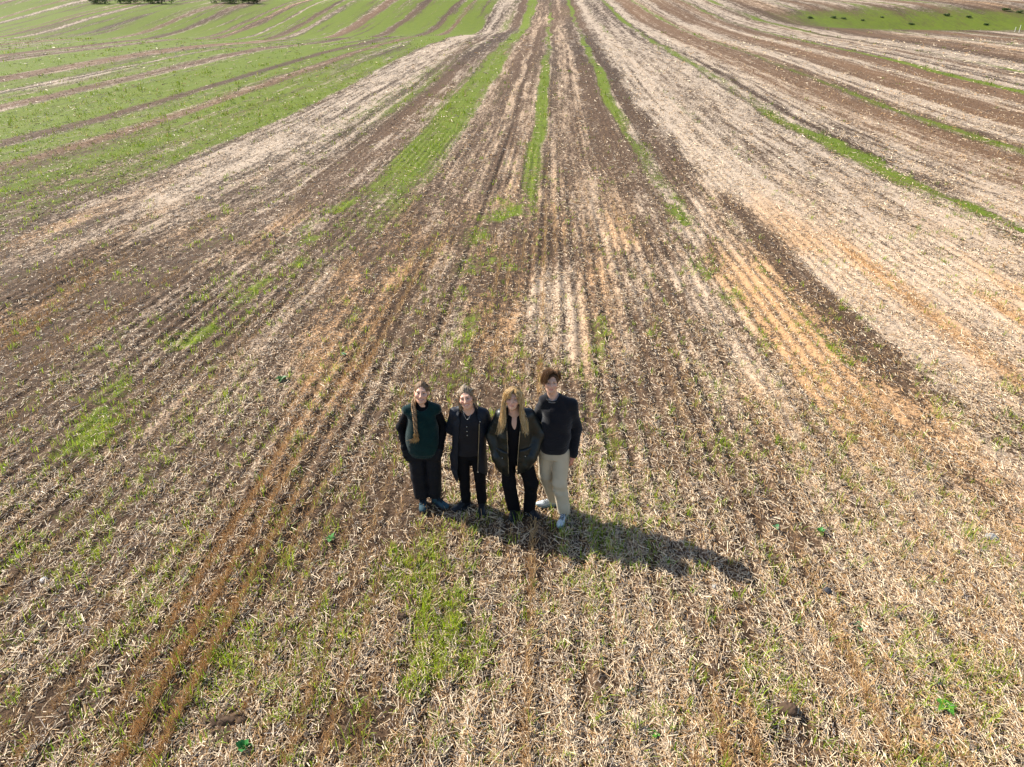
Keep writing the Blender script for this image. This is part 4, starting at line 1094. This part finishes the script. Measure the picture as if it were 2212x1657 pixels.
    for sg in (-1, 1):
        v.cone((sg * 0.078, 0.03, 1.415), (sg * 0.088, -0.085, 1.365), 0.026, 0.020, 0.01); v.cone((sg * 0.078, 0.03, 1.415), (0, 0.10, 1.43), 0.026, 0.026, 0.02)
    vol_obj('collar', v, M_LEATHER, ja)
    for sg, z0 in ((-1, 0.935), (1, 0.965)):
        v = grid(-0.24 if sg < 0 else 0.04, -0.04 if sg < 0 else 0.24, -0.22, 0.0, z0 - 0.10, z0 + 0.06, 0.005)
        for q in range(5):
            x0 = sg * (0.075 + 0.028 * q); zt = z0 + 0.012 * q * 0.4
            v.cone((x0, front(x0, zt) - 0.001, zt), (x0 + sg * 0.004, front(x0, zt) - 0.006, zt - 0.058 - 0.012 * math.sin(q * 0.8)), 0.019, 0.018, 0.02)
        vol_obj('pocket_flap', v, M_LEATHER, ja)
        studs('snap', [(sg * 0.13, front(sg * 0.13, z0 - 0.055) - 0.032, z0 - 0.055)], 0.006, M_METAL, ja)
    for E_ in (eL, eR):
        zz = (1.22, 1.1, 0.95, 0.8, 0.70, 0.66)
        sg = -1 if E_ is eL else 1
        tube_line('zip', [(float(E_(np.array(z))) + sg * 0.006, front(float(E_(np.array(z))), z) - 0.012, z) for z in zz], 0.0026, M_METAL, ja)
    v = grid(-0.24, 0.32, -0.20, 0.16, 0.03, 0.94)
    v.loft(smooth_rows([(0.74, 0.0, 0.008, 0.180, 0.110), (0.86, 0.0, 0.008, 0.165, 0.108), (0.92, 0.0, 0.008, 0.15, 0.10)]), 0)
    v.chain([(-0.088, 0, 0.80), (-0.056, -0.050, 0.45), (-0.008, 0.0, 0.065)], (0.098, 0.078, 0.078), 0.02)
    v.chain([(0.098, 0, 0.80), (0.200, -0.04, 0.46), (0.178, 0.010, 0.065)], (0.098, 0.082, 0.072), 0.02)
    v.add(folds(0.0045, 1, 1, 6.0)); v.cut(lambda X, Y, Z: 0.055 - Z + 0 * X + 0 * Y)
    vol_obj('trousers', v, M_BLACK, o)
    shoe(o, (-0.010, 0.0), (-0.08, -1), 0.25, M_DARKSHOE, M_SOLED, M_LACE)
    shoe(o, (0.172, 0.015), (0.62, -0.75), 0.25, M_DARKSHOE, M_SOLED, M_LACE)
    # hair
    h = hair_cap(c, R, 0.008, FACE_CUT[:2], M_HAIR, o, (0.26, 0.165, 0.075), 0.012)
    P = lambda q: np.array(c) + R @ np.array(q, float)
    Wd = lambda q: np.array(q, float)
    def side(sg, inner):
        return [[P((0.012, -0.062, 0.112)), P((sg * 0.062, -0.080, 0.074)), P((sg * 0.088, -0.066, -0.010)), P((sg * 0.090, -0.050, -0.095)), Wd((sg * inner, -0.125, 1.335)), Wd((sg * (inner + 0.022), -0.155, 1.262))],
                [P((0.012, -0.03, 0.126)), P((sg * 0.080, -0.045, 0.075)), P((sg * 0.098, -0.040, -0.02)), P((sg * 0.098, -0.03, -0.11)), Wd((sg * (inner + 0.022), -0.115, 1.335)), Wd((sg * (inner + 0.048), -0.150, 1.215))],
                [P((0.008, 0.03, 0.134)), P((sg * 0.088, 0.015, 0.075)), P((sg * 0.105, 0.015, -0.02)), P((sg * 0.108, 0.01, -0.12)), Wd((sg * (inner + 0.05), -0.075, 1.36)), Wd((sg * (inner + 0.070), -0.130, 1.235))],
                [P((0.0, 0.08, 0.115)), P((sg * 0.075, 0.075, 0.06)), P((sg * 0.095, 0.07, -0.03)), P((sg * 0.09, 0.06, -0.13)), Wd((sg * 0.10, 0.06, 1.36)), Wd((sg * 0.09, 0.11, 1.24))]]
    fam = [(side(-1, 0.100), 0.9), (side(1, 0.080), 0.8),
           ([[P((x * 0.05, 0.05, 0.125)), P((x * 0.07, 0.11, 0.07)), P((x * 0.075, 0.13, -0.03)), P((x * 0.075, 0.125, -0.14)), Wd((x * 0.09, 0.13, 1.26))] for x in (-1, 0, 1)], 0.6),
           ([[P((0.012, -0.055, 0.116)), P((-0.01, -0.100, 0.090)), P((-0.022, -0.112, 0.060)), P((-0.020, -0.110, 0.034))], [P((0.012, -0.055, 0.116)), P((-0.03, -0.098, 0.085)), P((-0.05, -0.103, 0.055)), P((-0.052, -0.100, 0.024))], [P((0.012, -0.052, 0.116)), P((-0.05, -0.088, 0.075)), P((-0.074, -0.082, 0.035)), P((-0.078, -0.078, -0.02))]], 0.5),
           ([[P((0.016, -0.055, 0.116)), P((0.035, -0.098, 0.085)), P((0.058, -0.092, 0.050)), P((0.074, -0.082, 0.0))], [P((0.016, -0.05, 0.118)), P((0.05, -0.085, 0.08)), P((0.075, -0.075, 0.04)), P((0.086, -0.06, -0.03))]], 0.22)]
    S = strands(fam, 760, 16, 0.006, 0.012, r)
    make_tubes('hair_strands', S, r.uniform(0.0018, 0.0032, len(S)), np.full(len(S), 0.0012), hair_cols(len(S), (0.38, 0.22, 0.08), (0.74, 0.50, 0.22), r, (0.80, 0.62, 0.36), 0.3), M_HAIR, h)

# ------------------------------------------------------------------ tall man in the black sweater
def man():
    loc = (0.14, 7.10)
    R = rot(pitch=15, roll=3, yaw=2); c = (-0.072, -0.005, 1.792); r = np.random.default_rng(14)
    shl, shr = (-0.138, 0.03, 1.535), (0.168, 0.01, 1.505)
    armL = [shl, (-0.250, 0.10, 1.24), (-0.235, 0.16, 1.02)]
    armR = [shr, (0.248, 0.045, 1.16), (0.210, -0.030, 0.835)]
    legs = [[(-0.105, 0.02, 0.93), (-0.100, 0.02, 0.50), (0.010, 0.115, 0.12)], [(0.075, 0.0, 0.93), (0.060, -0.115, 0.50), (0.130, -0.150, 0.12)]]
    hw = np.array(armR[-1]); 
    fb = [((hw[0] - 0.07, hw[0] + 0.06, 0.004), (hw[1] - 0.09, hw[1] + 0.06, 0.004), (hw[2] - 0.22, hw[2] + 0.02, 0.004))]
    b = body(c, R, (shl, shr), [armL, armR], legs, (-0.015, 0.01, 0.96), 0.1, 1.06, (-0.045, 0.025, 1.60), fineboxes=fb, hands=[(armL[-1], (0.2, 0.1, -1), (1, 0, 0), -1, 0.4), (hw + (0, 0, -0.005), (-0.14, -0.12, -1), (-0.75, 0.6, 0), 1, 0.42, 1.06)], thin=1.08)
    fc = face_colour(c, R, 0.1, None, 0.5, 0.35)
    def colr(V):
        cc = fc(V); k = V[:, 2] < 1.0; cc[k] = (0.52, 0.23, 0.165); return cc
    o = person_root(b, colr, loc, 'tall man with swept brown hair, black crew-neck sweater, khaki trousers and pale sneakers')
    o.scale = (0.965, 0.965, 0.965)
    face_parts(o, c, R, 0.1, (0.10, 0.06, 0.035), (0.05, 0.06, 0.07))
    v = grid(-0.20, 0.10, -0.12, 0.14, 1.53, 1.68, 0.005)
    v.loft(smooth_rows([(1.55, -0.035, 0.02, 0.10, 0.085), (1.60, -0.042, 0.018, 0.080, 0.078), (1.635, -0.045, 0.016, 0.069, 0.070)]), 0)
    v.cone((-0.046, 0.01, 1.56), (-0.048, -0.02, 1.70), 0.060, 0.064, 0.004, 's')
    vol_obj('undershirt', v, M_TEE, o)
    v = grid(-0.36, 0.36, -0.22, 0.24, 0.82, 1.66, 0.0065)
    rows = smooth_rows([(0.885, -0.012, 0.0, 0.160, 0.125), (0.92, -0.012, -0.002, 0.172, 0.136), (1.02, -0.010, -0.004, 0.178, 0.142), (1.18, -0.004, 0.0, 0.182, 0.140), (1.34, 0.008, 0.008, 0.178, 0.138), (1.44, 0.014, 0.014, 0.176, 0.122), (1.515, 0.010, 0.02, 0.145, 0.100), (1.575, -0.025, 0.022, 0.102, 0.086), (1.615, -0.042, 0.02, 0.084, 0.080), (1.625, -0.044, 0.02, 0.080, 0.076)], 60)
    v.loft(rows, 0, p=2.35)
    v.chain(armL, (0.070, 0.060, 0.048), 0.04)
    v.chain([armR[0], armR[1], (0.216, -0.022, 0.87), (0.212, -0.028, 0.825)], (0.070, 0.060, 0.048, 0.042), 0.04)
    v.cone((-0.138, 0.02, 1.530), (-0.09, 0.02, 1.568), 0.060, 0.050, 0.04); v.cone((0.168, 0.012, 1.500), (0.03, 0.02, 1.578), 0.062, 0.050, 0.04)
    v.cone((-0.045, 0.02, 1.58), (-0.048, -0.035, 1.68), 0.060, 0.074, 0.005, 's')
    v.add(folds(0.0045, 0.9, 0.8, 1.7))
    v.cut(lambda X, Y, Z: np.where(X < 0.165, 0.885 + 0.012 * np.sin(9 * X), 0.80) - Z + 0 * Y)
    sw = vol_obj('sweater', v, M_SWEATER, o)
    v = Vol(axis(-0.18, 0.08, 0.005), axis(-0.14, 0.14, 0.005), axis(1.55, 1.66, 0.005))
    A = np.linspace(0, 2 * np.pi, 25)
    for a0, a1 in zip(A[:-1], A[1:]):
        q = lambda a: (-0.046 + 0.080 * math.cos(a), 0.010 + 0.082 * math.sin(a), 1.602 + 0.024 * math.sin(a) * -1 * -1)
        v.cone(q(a0), q(a1), 0.010, 0.010, 0.004)
    vol_obj('neckband', v, M_SWEATER, sw)
    # khaki trousers
    v = grid(-0.27, 0.27, -0.31, 0.26, 0.07, 1.0, 0.007)
    v.loft(smooth_rows([(0.80, -0.018, 0.0, 0.178, 0.125), (0.88, -0.016, 0.005, 0.172, 0.122), (0.98, -0.014, 0.008, 0.158, 0.112)]), 0)
    v.chain([(-0.112, 0.02, 0.86), (-0.106, 0.02, 0.50), (0.002, 0.105, 0.10)], (0.106, 0.086, 0.072), 0.02)
    v.chain([(0.072, -0.005, 0.86), (0.058, -0.115, 0.50), (0.128, -0.140, 0.085)], (0.108, 0.090, 0.078), 0.02)
    v.add(folds(0.0042, 0.9, 0.7, 8.0))
    v.add(lambda X, Y, Z: 0.006 * np.sin(46 * Z + 10 * X) * np.exp(-((Z - 0.42) / 0.08) ** 2) + 0 * Y)
    v.cut(lambda X, Y, Z: 0.082 - Z + 0.14 * np.maximum(0, Y + 0.10) * 0.0 + 0 * X + 0 * Y)
    tr = vol_obj('trousers', v, M_KHAKI, o)
    def fy(x, z): return -0.01 - 0.124 * math.sqrt(max(0.02, 1 - ((x + 0.018) / 0.178) ** 2))
    for x0, x1 in ((0.098, 0.150), (-0.130, -0.18)):
        tube_line('pocket_seam', [(x0, fy(x0, 0.9) + 0.001, 0.90), ((x0 + x1) / 2, fy((x0 + x1) / 2, 0.85) + 0.001, 0.84), (x1, fy(x1, 0.8) + 0.002, 0.77)], 0.0035, M_KHAKI, tr)
    tube_line('fly_seam', [(-0.03, fy(-0.03, 0.9) - 0.004, 0.90), (-0.032, fy(-0.03, 0.85) - 0.006, 0.84), (-0.035, fy(-0.03, 0.8), 0.78)], 0.003, M_KHAKI, tr)
    shoe(o, (0.130, -0.150), (-0.30, -1), 0.285, M_SNEAK, M_SOLEG, M_LACE, M_SOLEG, lace_n=5)
    shoe(o, (0.012, 0.115), (-0.96, -0.18), 0.285, M_SNEAK, M_SOLEG, M_LACE, M_SOLEG, lace_n=5)
    h = hair_cap(c, R, 0.012, [((0.016, -0.124, -0.032), (0.068, 0.100, 0.128)), FACE_CUT[1], FACE_CUT[2], FACE_CUT[3], ((0, 0.06, -0.12), (0.12, 0.12, 0.06))], M_HAIR, o, (0.10, 0.052, 0.026), 0.0)
    P = lambda q: np.array(c) + R @ np.array(q, float)
    fam = [([[P((0.046, -0.056, 0.112)), P((0.015, -0.100, 0.142)), P((-0.040, -0.125, 0.115)), P((-0.058, -0.122, 0.060)), P((-0.058, -0.112, 0.018))],
             [P((0.044, -0.042, 0.120)), P((-0.01, -0.088, 0.154)), P((-0.068, -0.108, 0.112)), P((-0.088, -0.098, 0.055)), P((-0.088, -0.085, 0.000))],
             [P((0.024, -0.01, 0.134)), P((-0.03, -0.045, 0.162)), P((-0.086, -0.06, 0.110)), P((-0.106, -0.055, 0.050)), P((-0.098, -0.045, 0.000))],
             [P((0.02, 0.03, 0.134)), P((-0.04, 0.02, 0.156)), P((-0.092, 0.01, 0.100)), P((-0.104, 0.01, 0.040)), P((-0.092, 0.02, -0.01))]], 1.3),
           ([[P((0.032, -0.060, 0.116)), P((0.060, -0.066, 0.116)), P((0.078, -0.050, 0.095)), P((0.086, -0.030, 0.065))], [P((0.030, -0.03, 0.130)), P((0.062, -0.042, 0.134)), P((0.088, -0.028, 0.095)), P((0.090, -0.012, 0.050))], [P((0.025, 0.03, 0.135)), P((0.066, 0.02, 0.130)), P((0.092, 0.015, 0.080)), P((0.090, 0.02, 0.025))]], 0.8),
           ([[P((x * 0.03, 0.04, 0.134)), P((x * 0.05, 0.10, 0.115)), P((x * 0.07, 0.128, 0.05)), P((x * 0.07, 0.115, -0.04))] for x in (-1.2, 0, 1.2)], 0.6)]
    S = strands(fam, 620, 10, 0.006, 0.003, r)
    make_tubes('hair_strands', S, r.uniform(0.0020, 0.0034, len(S)), np.full(len(S), 0.0012), hair_cols(len(S), (0.08, 0.042, 0.02), (0.26, 0.135, 0.062), r, (0.36, 0.2, 0.1), 0.18), M_HAIR, h)

woman_vest()
woman_coat()
woman_jacket()
man()

# ------------------------------------------------------------------ weeds, stones, shrubs and stakes of the field
def spot(px, py, far=420.0):
    """where a sight line given on the 2212-wide photograph meets the ground"""
    xn = (px - 1106) / 1550; yn = (py - 828.5) / 1550
    fw = math.cos(PITCH) - yn * math.sin(PITCH); dn = math.sin(PITCH) + yn * math.cos(PITCH)
    cy, sy = math.cos(YAW), math.sin(YAW)
    d = np.array([xn * cy - fw * sy, xn * sy + fw * cy, -dn])
    t = np.concatenate([np.linspace(3, 30, 2000), np.linspace(30, far, 6000)[1:]])
    p = np.array([0, 0, CAM_H])[None] + d[None] * t[:, None]
    below = p[:, 2] < ground_z(p[:, 0], p[:, 1])
    i = int(np.argmax(below)) if below.any() else len(t) - 1
    return float(p[i, 0]), float(p[i, 1]), float(ground_z(p[i, 0], p[i, 1]))

M_LEAF = vcol_mat('weed_leaf', 0.5, 0.35, 0.25)
M_STONE = cloth('stone', (0.30, 0.28, 0.25), 0.85, 0.25, 60, 0.6, 0.3)
M_CLOD = cloth('soil_clod', (0.085, 0.055, 0.036), 0.95, 0.1, 60, 0.9, 0.35)
M_STAKE, _, _p = new_mat('white_stake'); _p.inputs['Base Color'].default_value = (0.75, 0.74, 0.7, 1)

def leaf_mesh(V, F, Cc, o, az, tilt, L, Wd, col, lobes, r):
    n = 7; b = len(V)
    d = np.array((math.cos(az), math.sin(az), 0)); s = np.array((-d[1], d[0], 0))
    for i in range(n):
        t = i / (n - 1)
        w = Wd * math.sin(math.pi * min(1, 0.10 + 0.9 * t ** 0.8)) * (1 + lobes * math.sin(t * 17 + az)) if t < 1 else 0.002
        if t < 0.3: w = Wd * 0.12 + (w - Wd * 0.12) * max(0, (t - 0.16) / 0.14)
        h = math.sin(tilt) * L * t - 0.55 * L * math.cos(tilt) * t * t * 0.6
        c = o + d * (math.cos(tilt) * L * t) + np.array((0, 0, h))
        for q in (-1, 0, 1):
            V.append(c + s * w * q + np.array((0, 0, abs(q) * w * 0.35))); Cc.append(np.array(col) * (0.85 if q == 0 else 1.0) * r.uniform(0.9, 1.1))
    for i in range(n - 1):
        for q in (0, 1):
            a = b + i * 3 + q
            F.append((a, a + 1, a + 4, a + 3))

def weed(px, py, size, nl, col, label, lobes=0.15, up=0.5, seed=0):
    r = np.random.default_rng(100 + seed)
    x, y, z = spot(px, py)
    V, F, Cc = [], [], []
    for i in range(nl):
        az = i * 2.4 + r.uniform(-0.3, 0.3); L = size * r.uniform(0.40, 0.62)
        leaf_mesh(V, F, Cc, np.array((0, 0, 0.01 + 0.012 * i / nl)), az, up * r.uniform(0.7, 1.3), L, L * r.uniform(0.26, 0.36), np.array(col) * r.uniform(0.8, 1.2), lobes, r)
    F = np.array(F)
    o = mesh_np('weed', np.array(V), F.reshape(-1), np.full(len(F), 4), M_LEAF, None, np.array(Cc), smooth=True)
    o.location = (x, y, z)
    return tag(o, label, 'weed', 'broad-leaved weeds in the stubble')

G1, G2, G3 = (0.05, 0.15, 0.02), (0.10, 0.26, 0.10), (0.10, 0.30, 0.03)
weed(608, 822, 0.22, 11, G1, 'dark green bushy weed alone on the stubble, left of the head of the braided woman', seed=1)
weed(742, 768, 0.13, 7, G2, 'pale blue-green weed behind the dark bushy weed, on the furrow left of the group', seed=2)
weed(715, 1168, 0.17, 6, (0.09, 0.27, 0.06), 'bright green weed in yellowish grass, left of the teal shoes', up=0.8, seed=3)
weed(528, 1622, 0.18, 6, (0.05, 0.22, 0.05), 'big-leaved green weed just right of the dark soil mound', up=0.9, seed=4)
weed(1770, 1152, 0.14, 5, (0.06, 0.24, 0.04), 'upright narrow weed beyond the pointed tip of the shadow', up=1.0, seed=5)
weed(1676, 1143, 0.12, 4, G2, 'small two-toned weed between the upright weed and the man in khaki trousers', seed=6)
weed(1853, 1358, 0.15, 5, G2, 'mint green weed among loose straw beside the dark stone', up=0.7, seed=7)
weed(2021, 1473, 0.10, 4, (0.07, 0.25, 0.10), 'tiny green seedling just above the largest weed near the corner', seed=8)
weed(2042, 1530, 0.17, 5, G3, 'largest flat-leaved bright green weed in dark soil near the bottom right corner', lobes=0.05, up=0.35, seed=9)
weed(1410, 1590, 0.13, 6, G3, 'green weed at the bottom edge, right of the long central furrow', up=0.6, seed=10)

def lump(name, px, py, r3, mat, label, cat, group, seed, sink=0.3, bumps=5):
    x, y, z = spot(px, py)
    r = np.random.default_rng(200 + seed)
    m = max(r3) * 1.9
    v = Vol(axis(-m, m, m / 24), axis(-m, m, m / 24), axis(-max(r3) * 1.3, max(r3) * 1.7, m / 24))
    a = r.uniform(0, 3)
    R = np.array(Euler((r.uniform(-.3, .3), r.uniform(-.3, .3), a)).to_matrix())
    v.ell((0, 0, 0), r3, R, 0)
    for _ in range(bumps):
        d = r.normal(0, 1, 3); d /= np.linalg.norm(d)
        v.ell(d * np.array(r3) * 0.75, np.array(r3) * r.uniform(0.3, 0.5), R, 0.3 * min(r3))
    for _ in range(3):
        d = r.normal(0, 1, 3); d /= np.linalg.norm(d)
        v.ell(d * np.array(r3) * 1.55, np.array(r3) * 0.75, R, 0.12 * min(r3), 's')
    k = 9.0 / max(r3)
    v.add(lambda X, Y, Z: 0.05 * min(r3) * (np.sin(k * X + 2 * np.sin(k * Y)) + np.sin(k * 1.3 * Z + 1.7 * np.sin(k * 0.8 * X))))
    o = vol_obj(name, v, mat, None)
    o.location = (x, y, z + r3[2] * (1 - 2 * sink))
    return tag(o, label, cat, group)

SG = 'stones and lumps lying in the stubble'
lump('stone', 2140, 1163, (0.065, 0.055, 0.04), M_STONE, 'pale grey stone on the straw far to the right of the group', 'stone', SG, 1)
lump('stone', 1544, 1270, (0.035, 0.03, 0.025), M_STONE, 'small grey stone just below the pointed end of the shadow', 'stone', SG, 2)
lump('stone', 95, 1256, (0.04, 0.035, 0.028), cloth('white_stone', (0.55, 0.53, 0.5)), 'whitish pebble in dark soil at the left edge', 'stone', SG, 3)
lump('stone', 1785, 1281, (0.05, 0.045, 0.04), cloth('dark_stone', (0.05, 0.05, 0.055)), 'dark stone in straw right of the shadow tip', 'stone', SG, 4)
lump('soil_clod', 1700, 1538, (0.08, 0.065, 0.05), M_CLOD, 'round brown soil clod near the bottom right, among straw', 'soil clod', SG, 5)
lump('soil_clod', 870, 1338, (0.05, 0.045, 0.04), M_CLOD, 'rounded soil clod in the grassy patch below the coat-wearing woman', 'soil clod', SG, 6)

def mound():
    x, y, z = spot(490, 1568)
    r = np.random.default_rng(300)
    v = Vol(axis(-0.28, 0.28, 0.008), axis(-0.24, 0.24, 0.008), axis(-0.06, 0.16, 0.008))
    v.ell((0, 0, -0.03), (0.20, 0.15, 0.075), None, 0)
    for _ in range(38):
        a = r.uniform(0, 6.3); d = r.uniform(0, 1) ** 0.6; q = r.uniform(0.016, 0.045)
        v.ell((0.21 * d * math.cos(a), 0.165 * d * math.sin(a), 0.035 * (1 - d * d) + 0.006), (q, q * 0.9, q * 0.8), None, 0.008)
    v.add(lambda X, Y, Z: 0.003 * np.sin(90 * X + 3 * np.sin(70 * Y)) + 0.003 * np.sin(80 * Z + 60 * Y))
    o = vol_obj('soil_mound', v, M_CLOD, None); o.location = (x, y, z)
    tag(o, 'dark crumbly mound of dug soil near the bottom left', 'soil mound')
mound()

def shrub_mesh(seed, w, h, n=420):
    r = np.random.default_rng(seed)
    V, F, Cc = [], [], []
    lobes = [(r.uniform(-0.55, 0.55) * w, r.uniform(-0.4, 0.4) * w, r.uniform(0.3, 0.75) * h, r.uniform(0.28, 0.5)) for _ in range(8)]
    for i in range(n):
        L = lobes[i % 8]; d = r.normal(0, 1, 3); d /= np.linalg.norm(d)
        c = np.array(L[:3]) + d * np.array((w * L[3], w * L[3], h * L[3] * 0.8)) * r.uniform(0.5, 1.05)
        c[2] = max(c[2], 0.03 * h); s = r.uniform(0.035, 0.075) * w + 0.04
        a = r.normal(0, 1, 3); a /= np.linalg.norm(a); b = np.cross(a, r.normal(0, 1, 3)); b /= np.linalg.norm(b)
        k = len(V); V += [c - a * s, c + b * s * 0.55, c + a * s, c - b * s * 0.55]; F.append((k, k + 1, k + 2, k + 3))
        g = r.uniform(0.6, 1.5); col = np.array((0.06, 0.10, 0.022)) * g; Cc += [col] * 4
    return np.array(V), np.array(F), np.array(Cc)

def shrub(x, y, z, w, h, seed, label, group, name='shrub'):
    root = bpy.data.objects.new(name, None); COL.objects.link(root); root.location = (x, y, z)
    V, F, Cc = shrub_mesh(seed, w, h)
    mesh_np('crown', V, F.reshape(-1), np.full(len(F), 4), M_LEAF, root, Cc)
    r = np.random.default_rng(seed)
    S = np.array([spline([(0, 0, -0.05), (r.uniform(-.2, .2) * w, r.uniform(-.2, .2) * w, 0.35 * h), (r.uniform(-.5, .5) * w, r.uniform(-.4, .4) * w, 0.75 * h)], 5) for _ in range(5)])
    make_tubes('stems', S, np.full(5, 0.03), np.full(5, 0.01), np.repeat([[0.06, 0.045, 0.03]], 5, 0), M_LEAF, root)
    return tag(root, label, 'shrub', group)

for i, (px, py, w, h) in enumerate([(1750, 40, 0.9, 0.9), (1799, 39.5, 1.0, 0.9), (1822, 41, 0.8, 0.7), (1864, 45, 0.7, 0.6), (1969, 53, 1.1, 0.8), (2044, 34, 1.0, 0.9), (2092, 38, 0.9, 0.8), (2174, 24, 1.5, 1.3), (2200, 28, 1.2, 1.0), (1905, 38, 0.7, 0.6), (2130, 54, 0.9, 0.7)]):
    x, y, z = spot(px, py)
    shrub(x, y, z - 0.05, w * 0.8, h * 0.5, 400 + i, 'low dark green shrub in the grassy hollow on the right', 'low shrubs in the green hollow')
for i, px in enumerate((205, 218, 262, 280, 300, 320, 342, 360, 468, 486, 505, 522, 540, 556)):
    x, y, z = spot(px, 7.5 + 0.8 * math.sin(i * 2.1), 520)
    k = math.hypot(x, y) / 230
    shrub(x, y, z - 0.2, 2.6 * k, 2.4 * k, 500 + i, 'dark bush in the hedge along the far left field edge', 'bushes along the far field edge', 'bush')

def stake(px, py, h, label):
    x, y, z = spot(px, py)
    v = Vol(axis(-0.06, 0.06, 0.008), axis(-0.06, 0.06, 0.008), axis(-0.05, h + 0.05, 0.02))
    v.cone((0, 0, -0.04), (0.01, 0, h), 0.032, 0.028, 0); v.ell((0.01, 0, h), (0.042, 0.042, 0.03), None, 0.01)
    o = vol_obj('stake', v, M_STAKE, None); o.location = (x, y, z)
    tag(o, label, 'stake', 'white stakes at the hollow')
stake(2201, 70, 0.95, 'taller thin white stake at the right edge below the green hollow')
stake(2192, 69, 0.65, 'shorter thin white stake left of the taller stake')
